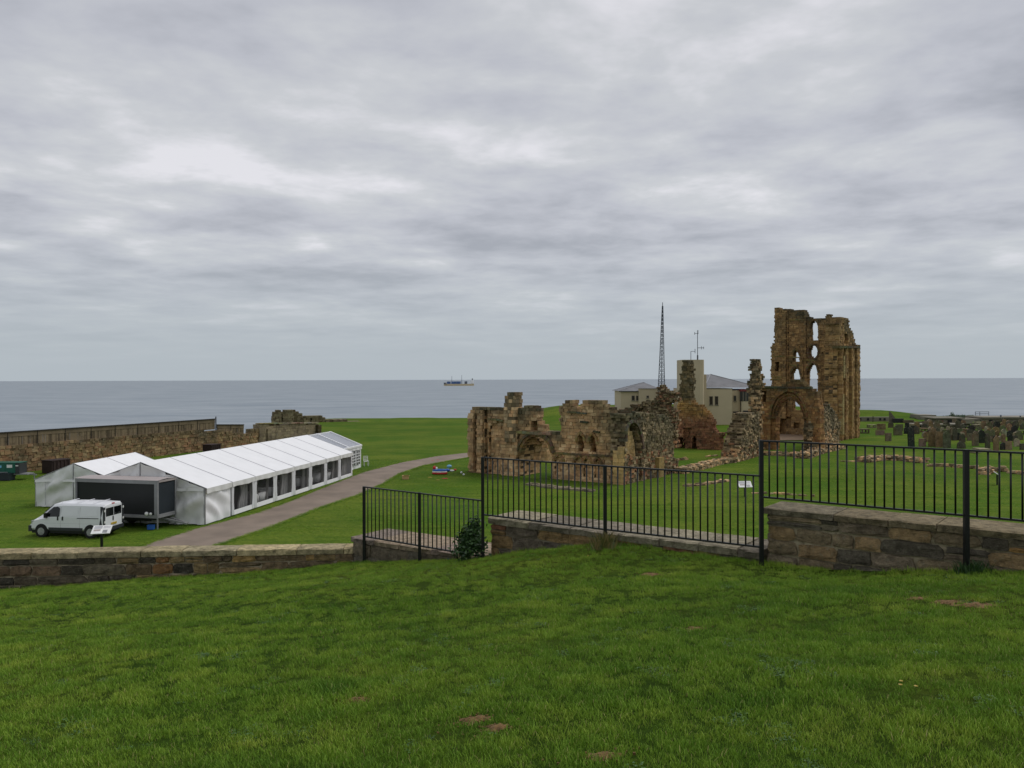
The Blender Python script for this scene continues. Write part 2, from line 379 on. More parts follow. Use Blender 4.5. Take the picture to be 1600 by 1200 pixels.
def put(me, name, parent, wloc, rz, scl, col):
    o = bpy.data.objects.new(name, me); COL.objects.link(o); o.parent = parent
    o.location = Vector(wloc)-Vector(parent.location); o.rotation_euler = (0, 0, rz); o.scale = scl; o.color = (*col, 1); return o
def near_wall(name, label, A, B, ztop, zbot, capt, width, over, rows, sw, colf, capf, capw, capcol, seed, mort=(186, 172, 146), end=False):
    rr = random.Random(seed)
    A = Vector((A[0], A[1])); B = Vector((B[0], B[1])); Lw = (B-A).length; d = (B-A)/Lw; n = Vector((d.y, -d.x)); rz = math.atan2(d.y, d.x)
    par = empty(name, (A.x, A.y, zbot(0)), label, 'stone wall')
    def P(s, o, z): return (A.x+d.x*s+n.x*o, A.y+d.y*s+n.y*o, z)
    core = MB(); c = c3(*mort)
    zt = ztop-capt
    core.hexa([P(0.02, -0.006, zbot(0)-.5), P(Lw-.02, -0.006, zbot(Lw)-.5), P(Lw-.02, -width, zbot(Lw)-.5), P(.02, -width, zbot(0)-.5),
               P(0.02, -0.006, zt+.01), P(Lw-.02, -0.006, zt+.01), P(Lw-.02, -width, zt+.01), P(.02, -width, zt+.01)], c)
    core.build('mortar_core', M['mortar'], par)
    z = zt
    while True:
        h = rr.uniform(*rows); z0 = z-h
        s = rr.uniform(-.15, 0)
        if z < min(zbot(0), zbot(Lw))-0.12: break
        while s < Lw-.02:
            w = rr.uniform(*sw)*(1+0.8*(rr.random() < .15)); s0 = max(s, 0); s1 = min(s+w, Lw)
            sm = (s0+s1)/2
            if s1-s0 > .05 and z > zbot(sm)-0.10:
                hs = [(z0, z)] if rr.random() > .16 or h < .1 else [(z0, z0+h*rr.uniform(.4, .6))]
                if len(hs) == 1 and hs[0][1] != z: hs.append((hs[0][1], z))
                for (a, b) in hs:
                    g = 0.012
                    dep = 0.16
                    pr = rr.uniform(-0.004, 0.022)
                    put(rr.choice(STONES), 'stone', par, P(sm+rr.uniform(-.005, .005), -dep/2+.03+pr, (a+b)/2), rz,
                        (s1-s0-2*g, dep, (b-a)-2*g), colf(sm/Lw, (b-zbot(sm)), rr))
            s += w
        z = z0
    if end:                                     # squared stones on the left end face
        z = zt; ez = math.atan2(-n.y, -n.x)+math.pi
        while z > zbot(0)-.1:
            h = rr.uniform(*rows); t = 0.0
            while t < width-.05:
                w = min(rr.uniform(.25, .5), width-t)
                put(rr.choice(STONES), 'stone', par, P(0.05, -t-w/2, z-h/2), rz-math.pi/2, (w-.02, .14, h-.02), colf(0, z-zbot(0), rr)); t += w
            z -= h
    s = -over if end else 0
    while s < Lw:
        w = min(rr.uniform(*capw), Lw-s)
        if Lw-s-w < .12: w = Lw-s
        hh = capt*rr.uniform(.95, 1.05)
        put(rr.choice(CAPS), 'cap_stone', par, P(s+w/2, -width/2+over/2, ztop-capt/2+rr.uniform(-capf, capf)), rz,
            (w-.012, width+over, hh), capcol(rr)); s += w
    return par
def pick(rr, *cols):
    c = rr.choice(cols); k = rr.uniform(1.22, 1.7); return tuple(min(1, x*k) for x in c3(*c))
def colA(u, h, rr):
    dark = [(66, 62, 54), (76, 70, 60), (100, 92, 76), (108, 90, 72), (88, 80, 66)]; och = [(142, 116, 74), (124, 106, 74), (150, 128, 92), (108, 92, 70), (134, 100, 66), (96, 84, 64)]
    return pick(rr, *(dark if rr.random() > smooth((u-.42)*3.2) else och))
wa = near_wall('stone_wall', 'long low coursed rubble wall with pale sandstone coping, foreground left below the van', (-14.2, 16.75), (-3.46, 17.4), -3.65,
     lambda s: mound_z(-14.2+s, 16.6), 0.125, 0.48, 0.05, (.12, .25), (.2, .6), colA, 0.002, (.7, 1.35), lambda r: pick(r, (150, 138, 108), (160, 146, 112), (140, 130, 104)), 3)
def colB(u, h, rr): return pick(rr, (98, 92, 80), (110, 100, 84), (124, 108, 84), (92, 86, 74), (132, 112, 86))
def zb_line(A, B):
    def f(s):
        Lw = math.dist(A, B); return mound_z(A[0]+(B[0]-A[0])*s/Lw, A[1]+(B[1]-A[1])*s/Lw)
    return f
A_, B_ = (-3.46, 17.4), (-0.42, 15.36)
wb = near_wall('stone_wall', 'short stepped pier wall with wide paved top behind the lowest railing', A_, B_, -3.42, zb_line(A_, B_), 0.10, 1.15, 0.05,
     (.2, .32), (.3, .62), colB, 0.004, (.5, .9), lambda r: pick(r, (140, 124, 112), (128, 116, 106), (148, 132, 112)), 5, (140, 130, 110), True)
A_, B_ = (-0.40, 15.42), (3.84, 12.32)
wc = near_wall('stone_wall', 'middle wall of large weathered blocks behind the middle railing, sinking into the grass', A_, B_, -2.655, zb_line(A_, B_), 0.12, 0.95, 0.06,
     (.17, .3), (.3, .75), lambda u, h, rr: pick(rr, (136, 112, 78), (120, 108, 88), (108, 98, 84), (134, 96, 74), (98, 90, 78)), 0.004, (.6, 1.1), lambda r: pick(r, (132, 124, 104), (120, 112, 98), (140, 132, 112)), 8, (150, 140, 120), True)
A_, B_ = (3.92, 12.26), (8.0, 9.0)
def colD(u, h, rr):
    return pick(rr, (106, 98, 80), (94, 88, 76), (124, 110, 86), (86, 80, 68), (116, 104, 86), (138, 116, 84)) if rr.random() > max(0, u-.35)*1.0 else pick(rr, (150, 112, 74), (136, 104, 76), (158, 124, 78))
wd = near_wall('stone_wall', 'highest stone wall with mossy flat coping behind the right-hand railing', A_, B_, -1.97, zb_line(A_, B_), 0.095, 0.70, 0.06,
     (.12, .25), (.22, .6), colD, 0.006, (.5, 1.2), lambda r: pick(r, (124, 112, 88), (112, 104, 86), (134, 120, 94)), 12, (172, 160, 132), True)
# ------------------------------------------------------------------ railings
def railing(label, posts, ztop, zbot, nb, ends, seed):
    par = empty('metal_railing', (posts[0][0], posts[0][1], ztop), label, 'railing', 'black iron railings on the wall')
    for i, (x, y) in enumerate(posts):
        if not ends[i]: continue
        m_ = MB(); zt, zz = ends[i]; m_.bar((x, y, zt), (x, y, zz), .058); m_.build('post', M['black'], par)
    bar_me = None
    for i, ((x0, y0), (x1, y1)) in enumerate(zip(posts, posts[1:])):
        for z in (ztop, zbot):
            m_ = MB(); dx, dy = x1-x0, y1-y0; l = math.hypot(dx, dy); ox, oy = -dy/l*.02, dx/l*.02; h = .012 if z == ztop else .013
            m_.hexa([(x0+ox, y0+oy, z-h), (x0-ox, y0-oy, z-h), (x1-ox, y1-oy, z-h), (x1+ox, y1+oy, z-h), (x0+ox, y0+oy, z+h), (x0-ox, y0-oy, z+h), (x1-ox, y1-oy, z+h), (x1+ox, y1+oy, z+h)][::1])
            m_.build('rail', M['black'], par)
        if bar_me is None:
            m_ = MB(); m_.tube((0, 0, zbot), (0, 0, ztop), .0125, 6); b0 = m_.build('bar', M['black'], par, False); bar_me = b0.data; first = b0
        for k in range(1, nb[i]):
            t = k/nb[i]; o = first if first else bpy.data.objects.new('bar', bar_me)
            if not first: COL.objects.link(o); o.parent = par
            first = None
            o.location = (x0+(x1-x0)*t-posts[0][0], y0+(y1-y0)*t-posts[0][1], -ztop)
    return par
def gz(x, y): return mound_z(x, y)-.1
P1_, P2_, P3_ = (-3.17, 17.1), (-1.87, 16.1), (-.56, 15.1)
railing('lowest length of black iron railing, leftmost, beside the dark bush', [P1_, P2_, P3_], -2.29, -3.345, [14, 14], [(-2.28, gz(*P1_)), (-2.27, gz(*P2_)), None], 1)
Q2, Q3 = (1.57, 13.56), (3.765, 12.1)
railing('middle length of black iron railing in front of the ruined church front', [P3_, Q2, Q3], -1.475, -2.55, [22, 22], [(-1.465, gz(*P3_)), (-1.46, gz(*Q2)), None], 2)
S2 = (5.9, 10.4); S3 = (8.03, 8.7)
railing('highest length of black iron railing, rightmost, in front of the graveyard', [Q3, S2, S3], -.943, -1.79, [22, 22], [(-.93, gz(*Q3)), (-.93, gz(*S2)), (-.93, gz(*S3))], 3)
# ------------------------------------------------------------------ foreground grass (instanced blades)
bare = []
for (px, py, r) in ((740, 1127, .13), (774, 1139, .12), (938, 1184, .12), (558, 1094, .10), (1480, 941, .14), (1527, 946, .22), (1085, 983, .10), (1432, 936, .1), (1015, 898, .15)):
    kx, kz = ray(px, py); Y = 3.0
    while kz*Y > mound_z(kx*Y, Y) and Y < 20: Y += .02
    bare.append((kx*Y, Y, r))
plab = ['bare brown soil patch, left one of a close pair at bottom centre', 'bare brown soil patch, right one of a close pair at bottom centre', 'bare brown soil patch at the very bottom edge',
        'small faint bare patch left of the bottom centre', 'small reddish soil patch at far right below the wall', 'widest reddish soil patch at far right below the wall', 'small bare patch in the middle of the lawn', 'tiny worn patch at right, left of two soil patches', 'faint worn patch near the middle railing']
for i, (x, y, r) in enumerate(bare):
    m_ = MB(); z0 = mound_z(x, y)
    def bf(u, v, x=x, y=y, r=r, i=i):
        a = 2*math.pi*u; q = r*v*(.8+.7*mnoise.noise(Vector((math.cos(a)*2.5, math.sin(a)*2.5, i*3.3))))
        X = x+q*1.5*math.cos(a); Y = y+q*math.sin(a)
        return (X, Y, mound_z(X, Y)+.022*(1-v*v)+.014*mnoise.noise(Vector((X*20, Y*20, i)))-.014*v)
    m_.grid(bf, 28, 6); po_ = tag(m_.build('soil_patch', M['soil']), plab[i], 'soil patch'); m_ = MB(); [m_.box(X-s_, X+s_, Y-s_*.7, Y+s_*.7, Z-.01, Z+s_*1.2) for (X, Y, s_) in [(x+random.gauss(0, r*.9), y+random.gauss(0, r*.6), random.uniform(.003, .0075)) for _ in range(45)] for Z in [mound_z(X, Y)+.004]]; tag(m_.build('crumbs', M['soil'], po_, False), kind='stuff')
def blade_mat():
    m, t, b = newmat('grass blades'); nn = t.nodes.new; ll = t.links.new
    g = nn('ShaderNodeNewGeometry'); oi = nn('ShaderNodeObjectInfo')
    def noi(scale, det, vec): 
        n = nn('ShaderNodeTexNoise'); n.inputs['Scale'].default_value = scale; n.inputs['Detail'].default_value = det; ll(vec, n.inputs[0]); return n.outputs[0]
    mp = nn('ShaderNodeMapping'); mp.inputs['Rotation'].default_value = (0, 0, -0.25); mp.inputs['Scale'].default_value = (0.45, 1.9, 1); ll(oi.outputs['Location'], mp.inputs[0])
    a = noi(0.9, 5, mp.outputs[0]); bb = noi(2.2, 5, oi.outputs['Location'])
    s_ = nn('ShaderNodeMath'); s_.operation = 'ADD'; ll(a, s_.inputs[0]); ll(bb, s_.inputs[1])
    q = nn('ShaderNodeMath'); q.operation = 'MULTIPLY_ADD'; ll(g.outputs['Random Per Island'], q.inputs[0]); q.inputs[1].default_value = 0.34; ll(s_.outputs[0], q.inputs[2])
    r = nn('ShaderNodeMapRange'); r.inputs[1].default_value = 0.74; r.inputs[2].default_value = 1.62; ll(q.outputs[0], r.inputs[0])
    cr = nn('ShaderNodeValToRGB'); ll(r.outputs[0], cr.inputs[0]); e = cr.color_ramp.elements
    e[0].position = 0; e[0].color = lin((82, 120, 38)); e[1].position = 1; e[1].color = lin((176, 188, 78))
    x = e.new(.35); x.color = lin((116, 154, 46)); x = e.new(.68); x.color = lin((144, 172, 58))
    # a few straw coloured blades
    lt = nn('ShaderNodeMath'); lt.operation = 'GREATER_THAN'; lt.inputs[1].default_value = .93; ll(g.outputs['Random Per Island'], lt.inputs[0])
    mx = nn('ShaderNodeMix'); mx.data_type = 'RGBA'; ll(lt.outputs[0], mx.inputs[0]); ll(cr.outputs[0], mx.inputs[6]); mx.inputs[7].default_value = lin((176, 164, 108))
    ll(mx.outputs[2], b.inputs['Base Color']); b.inputs['Roughness'].default_value = .6; b.inputs['Specular IOR Level'].default_value = .25
    return m
M['blade'] = blade_mat()
def clump(seed, n, rad, h, w):
    rr = random.Random(seed); v = []; f = []
    for _ in range(n):
        a = rr.uniform(0, 6.283); q = rad*math.sqrt(rr.random()); x, y = q*math.cos(a), q*math.sin(a)
        hh = h*rr.uniform(.5, 1.25); la = rr.uniform(0, 6.283); ln = hh*rr.uniform(.15, .75); t = rr.uniform(0, 3.14)
        wx, wy = w*math.cos(t)/2, w*math.sin(t)/2; i = len(v)
        for k, (fz, fl, fw) in enumerate(((0, 0, 1), (.5, .22, .9), (.85, .62, .6))):
            cx_, cy_ = x+math.cos(la)*ln*fl, y+math.sin(la)*ln*fl
            v += [(cx_-wx*fw, cy_-wy*fw, hh*fz), (cx_+wx*fw, cy_+wy*fw, hh*fz)]
        v.append((x+math.cos(la)*ln, y+math.sin(la)*ln, hh))
        f += [(i, i+1, i+3, i+2), (i+2, i+3, i+5, i+4), (i+4, i+5, i+6)]
    me = bpy.data.meshes.new('grass_clump'); me.from_pydata(v, [], f); me.materials.append(M['blade']); me.update()
    return bpy.data.objects.new('grass_clump', me)
def weed(seed):
    rr = random.Random(seed); v = []; f = []
    for _ in range(26):
        a = rr.uniform(0, 6.283); q = .08*math.sqrt(rr.random()); x, y = q*math.cos(a), q*math.sin(a); z = rr.uniform(.012, .028); r_ = rr.uniform(.004, .007)
        for k in range(3):
            b = a+2.094*k; c = (x+r_*.9*math.cos(b), y+r_*.9*math.sin(b)); i = len(v)
            v += [(c[0]+r_*math.cos(b+1.05*j)*.8, c[1]+r_*math.sin(b+1.05*j)*.8, z+rr.uniform(-.002, .002)) for j in range(6)]; f.append(tuple(range(i, i+6)))
    me = bpy.data.meshes.new('clover_clump'); me.from_pydata(v, [], f); me.materials.append(M['clover']); me.update()
    return bpy.data.objects.new('clover_clump', me)
def grass_object(name, pts, clumps):
    me = bpy.data.meshes.new(name); me.from_pydata([p[:3] for p in pts], [], [])
    for an, idx in (('gs', 3), ('gv', 4)):
        at_ = me.attributes.new(an, 'FLOAT', 'POINT'); at_.data.foreach_set('value', [float(p[idx]) for p in pts])
    me.materials.append(M['blade'])
    ob = bpy.data.objects.new(name, me); COL.objects.link(ob)
    ng = bpy.data.node_groups.new(name+' nodes', 'GeometryNodeTree')
    ng.interface.new_socket('Geometry', in_out='INPUT', socket_type='NodeSocketGeometry'); ng.interface.new_socket('Geometry', in_out='OUTPUT', socket_type='NodeSocketGeometry')
    n = ng.nodes.new; l = ng.links.new
    gi = n('NodeGroupInput'); go = n('NodeGroupOutput'); jn = n('GeometryNodeJoinGeometry')
    s_ = n('GeometryNodeInputNamedAttribute'); s_.data_type = 'FLOAT'; s_.inputs[0].default_value = 'gs'
    v_ = n('GeometryNodeInputNamedAttribute'); v_.data_type = 'FLOAT'; v_.inputs[0].default_value = 'gv'
    rnd = n('FunctionNodeRandomValue'); rnd.data_type = 'FLOAT_VECTOR'; rnd.inputs[0].default_value = (-.12, -.12, 0); rnd.inputs[1].default_value = (.12, .12, 6.283)
    for k, co in enumerate(clumps):
        oi = n('GeometryNodeObjectInfo'); oi.inputs[0].default_value = co; oi.inputs['As Instance'].default_value = True
        cmp_ = n('FunctionNodeCompare'); cmp_.data_type = 'FLOAT'; cmp_.operation = 'EQUAL'; cmp_.inputs['B'].default_value = float(k); cmp_.inputs['Epsilon'].default_value = .2
        l(v_.outputs[0], cmp_.inputs['A'])
        ip = n('GeometryNodeInstanceOnPoints'); l(gi.outputs[0], ip.inputs['Points']); l(cmp_.outputs[0], ip.inputs['Selection']); l(oi.outputs['Geometry'], ip.inputs['Instance'])
        l(rnd.outputs[0], ip.inputs['Rotation']); l(s_.outputs[0], ip.inputs['Scale']); l(ip.outputs[0], jn.inputs[0])
    l(jn.outputs[0], go.inputs[0])
    md = ob.modifiers.new('grass', 'NODES'); md.node_group = ng
    return ob
rg = random.Random(99); pts = []
y = 3.2
while y < 17.6:
    dy = 0.25; dens = 230 if y < 7 else (150 if y < 11 else 100)
    xl, xr = -.64*y*1.12-1.0, .64*y*1.12+1.0
    for _ in range(int(dens*dy*(xr-xl))):
        x = rg.uniform(xl, xr); yy = y+rg.uniform(0, dy)
        if yy > wall_y(x)+.02 or x > 8.2: continue
        if any((x-bx)**2/2.2+(yy-by)**2 < (br*rg.uniform(.2, .9))**2 for bx, by, br in bare): continue
        t_ = mnoise.noise(Vector((x*1.1, yy*1.6, 9.0))); t2 = mnoise.noise(Vector((x*3.1, yy*3.1, 4.0)))
        sc_ = .74+.26*t_+.26*t2+rg.uniform(-.12, .16)
        dw = wall_y(x)-yy
        if dw < .3: sc_ *= 1.35
        pts.append((x, yy, mound_z(x, yy)-.008, max(.55, sc_), 4 if (mnoise.noise(Vector((x*1.7, yy*1.7, 21))) > .25 and rg.random() < .16) else rg.randrange(4)))
    y += dy
clumps = [clump(1, 60, .085, .042, .0036), clump(2, 54, .09, .05, .0038), clump(3, 60, .085, .036, .0036), clump(4, 44, .09, .058, .004), weed(5)]
go_ = grass_object('grass', pts, clumps); tag(go_, 'short green lawn grass covering the foreground slope', kind='stuff')

# grass tufts on the lawn and untidy grass along the path edges
pts = []; G_ = (8, .9)
for _ in range(42000):
    y = 37+46*rg.random()**1.25; x = rg.uniform(-.68*y, .68*y)
    n_ = mnoise.noise(Vector((x*.35, y*.35, 3))); 
    k_ = min(range(0, 401, 10), key=lambda q: abs((ua[q][1]+la[q][1])/2-y))
    xa_, xb_ = sorted((ua[k_][0], la[k_][0])); dm = min((la[q][0]-x)**2+(la[q][1]-y)**2 for q in range(0, 401, 25)) 
    if dm < 40:
        q0 = min(range(0, 401, 3), key=lambda q: ((ua[q][0]+la[q][0])/2-x)**2+((ua[q][1]+la[q][1])/2-y)**2)
        wd_ = math.dist(ua[q0], la[q0])/2; dd = math.dist(((ua[q0][0]+la[q0][0])/2, (ua[q0][1]+la[q0][1])/2), (x, y))
        if dd < wd_+.1: continue
    pts.append((x, y, lawn_z(x, y)-.02, max(.5, .9+.8*n_+rg.uniform(-.2, .2)), rg.randrange(4)))
for E_ in (ua, la):
    for a, b in zip(E_, E_[1:]):
        for _ in range(9):
            t = rg.random(); x = a[0]+(b[0]-a[0])*t+rg.gauss(0, .10); y = a[1]+(b[1]-a[1])*t+rg.gauss(0, .10); pts.append((x, y, lawn_z(x, y)+.0, rg.uniform(.8, 1.7), rg.randrange(4)))
tag(grass_object('lawn_grass', pts, clumps), 'tufts of grass on the lawn beyond the walls', kind='stuff')
# ------------------------------------------------------------------ ruins: stone by stone walls
class Plane:
    def __init__(s, A, B):
        s.A = Vector(A); s.B = Vector(B); s.L = (s.B-s.A).length; s.d = (s.B-s.A)/s.L; s.n = Vector((s.d.y, -s.d.x))
    def sz(s, px, py):
        kx, kz = ray(px, py); y = (s.A.x*s.d.y-s.A.y*s.d.x)/(kx*s.d.y-s.d.x)
        return ((kx*y-s.A.x)*s.d.x+(y-s.A.y)*s.d.y, kz*y)
    def P(s, a, o, z): return (s.A.x+s.d.x*a+s.n.x*o, s.A.y+s.d.y*a+s.n.y*o, z)
def scan(poly, z):
    xs = []
    for (a, b), (c, d) in zip(poly, poly[1:]+poly[:1]):
        if (b > z) != (d > z): xs.append(a+(z-b)*(c-a)/(d-b))
    xs.sort(); return list(zip(xs[::2], xs[1::2]))
def inside(iv, x): return any(a <= x <= b for a, b in iv)
def topz(poly, x):
    t = -99
    for (a, b), (c, d) in zip(poly, poly[1:]+poly[:1]):
        if (a > x) != (c > x): t = max(t, b+(x-a)*(d-b)/(c-a))
    return t
def ruin_piece(name, mat, par, pl, outer, holes=(), relief=(), thick=1.4, rh=(.24, .34), sw=(.3, .6), jit=.03, pal=None, seed=1, rag=.12, zg=-8.35, off=0.0, corec=(92, 78, 58), trim=True):
    rr = random.Random(seed); O = [pl.sz(*p) for p in outer]; H = [[pl.sz(*p) for p in h] for h in holes]; RL = [([pl.sz(*p) for p in q], o) for q, o in relief]
    zmax = max(p[1] for p in O); m_ = MB(); z = zg; TK = thick if callable(thick) else (lambda zz: thick)
    mid = pl.P(sum(p[0] for p in O)/len(O), 0, 0); vv = Vector((mid[0], mid[1])).normalized(); uu = Vector((vv.y, -vv.x)); shf = pl.n.dot(uu)/pl.d.dot(uu) if trim else 0
    while z < zmax:
        h = rr.uniform(*rh); zm = z+h/2; thick = TK(zm); ds = shf*thick
        io = [(a+max(ds, 0), b+min(ds, 0)) for a, b in scan(O, zm)]; io = [q for q in io if q[1]-q[0] > .25]; ih = [scan(q, zm) for q in H]; ir = [(scan(q, zm), o) for q, o in RL]
        br = sorted({v for iv in [io]+ih+[q for q, _ in ir] for ab in iv for v in ab})
        segs = []
        for a, b in zip(br, br[1:]):
            if b-a < 1e-4: continue
            m = (a+b)/2
            if not inside(io, m) or any(inside(q, m) for q in ih): continue
            o = 0.0
            for q, oo in ir:
                if inside(q, m): o = oo
            if segs and abs(segs[-1][1]-a) < 1e-4 and segs[-1][2] == o: segs[-1][1] = b
            else: segs.append([a, b, o])
        for (a, b, o) in segs:
            ra = rag*rr.uniform(-1, 1) if any(abs(a-u) < 1e-4 for u, _ in io) else 0; rb = rag*rr.uniform(-1, 1) if any(abs(b-v) < 1e-4 for _, v in io) else 0
            a += ra; b += rb
            if b-a < .06: continue
            fo = o+off
            ca, cb = (a+.10, b-.10) if b-a > .35 else (a+.04, b-.04)
            m_.hexa([pl.P(ca, fo-.07, z-.01), pl.P(cb, fo-.07, z-.01), pl.P(cb, -thick+.06, z-.01), pl.P(ca, -thick+.06, z-.01),
                     pl.P(ca, fo-.07, z+h-.03), pl.P(cb, fo-.07, z+h-.03), pl.P(cb, -thick+.06, z+h-.03), pl.P(ca, -thick+.06, z+h-.03)], c3(*corec))
            x = a
            while x < b-1e-3:
                w = rr.uniform(*sw)
                if b-x-w < sw[0]*.5: w = b-x
                dt = topz(O, x+w/2)-zm
                if dt < h*.8 and rr.random() < .22: x += w; continue
                col = pal(x+w/2, zm, dt, rr, o)
                j = lambda k=1.0: rr.uniform(-jit, jit)*k
                g = .014; jf = j(); x1 = x+w
                q = []
                endst = x == a or x1 > b-1e-3
                nd = max(1, int((thick+fo)/(rr.uniform(.22, .45) if jit > .06 else .45))) if endst else 1; ys = [fo+jf]+[fo-(thick+fo)*(k_+1)/nd for k_ in range(nd)]
                for k_ in range(nd):
                    q = []; ea = j(1.5) if endst and nd > 1 else 0
                    for zz in (z+g*.6, z+h-g*.6):
                        q += [pl.P(x+g+ea+j(.4), ys[k_]+(j(.6) if k_ == 0 else -.01), zz+j(.3)), pl.P(x1-g+ea+j(.4), ys[k_]+(j(.6) if k_ == 0 else -.01), zz+j(.3)), pl.P(x1-g+ea, ys[k_+1], zz), pl.P(x+g+ea, ys[k_+1], zz)]
                    m_.hexa(q, col if k_ == 0 else blend(col, pal(x+w/2, zm, dt, rr, o), .45 if jit < .06 else .9))
                x = x1
        z += h
    o_ = m_.build(name, mat, par); tag(o_, kind='stuff'); return o_
def ring(name, mat, par, pl, curve, th, n, proud=.1, depth=.5, col=(128, 104, 72), seed=3, px=True):
    rr = random.Random(seed); C = [pl.sz(*p) for p in curve] if px else curve; C = resample(C, n); m_ = MB()
    cx_ = sum(p[0] for p in C)/len(C); cz_ = min(p[1] for p in C)
    offs = []
    for i, p in enumerate(C):
        a = C[max(0, i-1)]; b = C[min(n, i+1)]; t = Vector((b[0]-a[0], b[1]-a[1])).normalized(); nn = Vector((-t.y, t.x))
        if nn.dot(Vector((p[0]-cx_, p[1]-cz_))) < 0: nn = -nn
        offs.append((p[0]+nn.x*th, p[1]+nn.y*th))
    for i in range(n):
        a, b, c, d = C[i], C[i+1], offs[i+1], offs[i]; k = .97; mx = (a[0]+b[0]+c[0]+d[0])/4; mz = (a[1]+b[1]+c[1]+d[1])/4
        q = [(mx+(u[0]-mx)*k, mz+(u[1]-mz)*k) for u in (a, b, c, d)]; pr = proud+rr.uniform(-.02, .02); cc = tuple(v*rr.uniform(.8, 1.15) for v in c3(*col))
        ii = len(m_.v)
        for (u, w) in q: m_.vert(pl.P(u, pr, w), cc)
        for (u, w) in q: m_.vert(pl.P(u, -depth, w), cc)
        for f in ((0, 1, 2, 3), (7, 6, 5, 4), (0, 4, 5, 1), (1, 5, 6, 2), (2, 6, 7, 3), (3, 7, 4, 0)): m_.face([ii+k_ for k_ in f])
    return tag(m_.build(name, mat, par), kind='stuff')
def band(name, mat, par, pl, p0, p1, h, proud=.14, depth=.3, n=10, col=(118, 104, 80), seed=1):
    rr = random.Random(seed); (s0, z0), (s1, z1) = pl.sz(*p0), pl.sz(*p1); m_ = MB()
    for i in range(n):
        a = s0+(s1-s0)*i/n+.01; b = s0+(s1-s0)*(i+1)/n-.01; za = z0+(z1-z0)*i/n+rr.uniform(-.02, .02); cc = tuple(v*rr.uniform(.75, 1.15) for v in c3(*col)); pr = proud+rr.uniform(-.04, .02)
        m_.hexa([pl.P(a, pr, za-h), pl.P(b, pr, za-h), pl.P(b, -depth, za-h), pl.P(a, -depth, za-h), pl.P(a, pr, za), pl.P(b, pr, za), pl.P(b, -depth, za), pl.P(a, -depth, za)], cc)
    return tag(m_.build(name, mat, par), kind='stuff')
def blend(a, b, t): return tuple(x+(y-x)*t for x, y in zip(a, b))
def mkpal(base, dark, topd=.9, tops=.85, red=None, redf=None, nz=.35, seed=0.0, niche=.85):
    base = [c3(*c) for c in base]; dark = [c3(*c) for c in dark]; red = [c3(*c) for c in red] if red else None
    def f(s, z, dt, rr, o):
        c = rr.choice(base)
        if red and redf:
            if rr.random() < redf(s, z): c = rr.choice(red)
        n = mnoise.noise(Vector((s*.45, z*.5, seed))); n2 = mnoise.noise(Vector((s*1.3, z*1.3, seed+7)))
        t = tops*math.exp(-max(dt, 0)/topd)+nz*(n*1.6+n2*.6)
        t = max(0, min(.95, t+rr.uniform(-.09, .09)))
        c = blend(c, rr.choice(dark), t); k = rr.uniform(1.12, 1.36)
        return tuple(x*k for x in c)
    return f
OCH = [(190, 156, 114), (178, 146, 108), (198, 168, 128), (168, 136, 100), (184, 146, 106)]
DRK = [(78, 76, 58), (90, 86, 66), (66, 66, 52), (104, 98, 76)]
GRY = [(138, 120, 92), (122, 106, 80), (150, 132, 102), (110, 96, 72), (160, 140, 110), (96, 84, 64)]
REDS = [(150, 108, 80), (136, 96, 72), (158, 116, 84), (128, 92, 70)]
rm = M['ruin']
# --- west front
WF = Plane((-3.7, 70.8), (8.8, 62.3))
wf = empty('church_front', (2.5, 66.5, GZ), 'ruined sandstone church west front with a large round arched portal and twin lancets', 'ruin')
pw = mkpal(OCH, DRK, 1.0, .85, nz=.42, seed=1.5)
arch = [(813, 756), (813, 712), (816, 700), (823, 689), (832, 682.5), (841, 681.5), (850, 686), (857, 695), (861, 708), (861, 757)]
outer = [(733, 745), (733, 657), (732, 648), (735, 641), (737, 634), (741, 633), (742, 638), (744, 634), (757, 635.5), (759, 638), (766, 637), (772, 636.5), (776, 640), (781, 637), (788, 636),
         (817, 637), (824, 633), (832, 632.5), (838, 636), (840, 640), (841, 661), (849, 662), (849, 673), (875, 674.5), (875, 658), (874, 636), (878, 635), (878, 630), (881, 626.5), (895, 626.5), (896, 633), (907, 633), (908, 627.5), (925, 625), (942, 627), (944, 633), (952, 636), (957, 637), (957, 775), (733, 750)]
relief = [([(757, 755), (757, 640), (763, 640), (763, 755)], -.35), ([(742.5, 755), (742.5, 645), (746, 645), (746, 755)], -.22), ([(733, 760), (733, 644), (741.5, 644), (741.5, 760)], .22),
          ([(746, 760), (746, 641), (755.5, 641), (755.5, 760)], .18), ([(764, 755), (764, 672), (768, 663), (776, 658), (785, 657), (787, 664), (787, 755)], -.25),
          ([(829, 672), (829, 661), (833, 656), (838, 658), (840, 664), (840, 672)], -.9),
          ([(903.5, 706), (903.5, 686), (907, 678.5), (911.5, 686), (911.5, 706)], -.8), ([(922.5, 707), (922.5, 687), (926.5, 680), (931, 687), (931, 707)], -.8),
          ([(867, 740), (867, 720), (870, 714), (875, 712.5), (879, 716), (880, 723), (880, 742)], -.16), ([(898, 745), (898, 722), (901, 716), (905, 714), (909, 718), (910, 724), (910, 745)], -.18),
          ([(912, 745), (912, 723), (915, 717), (919, 715), (922, 719), (923, 725), (923, 746)], -.18), ([(929, 745), (929, 724), (932, 718), (935.5, 717), (938, 721), (939, 727), (939, 747)], -.18),
          ([(785, 760), (785, 690), (806, 690), (806, 760)], .22), ([(806, 760), (806, 676), (811, 676), (811, 760)], .3),
          ([(810, 760), (810, 710), (814, 697), (821, 686), (831, 679.5), (842, 678.5), (852, 683.5), (859, 693), (863.5, 707), (863.5, 760)], -.05)]
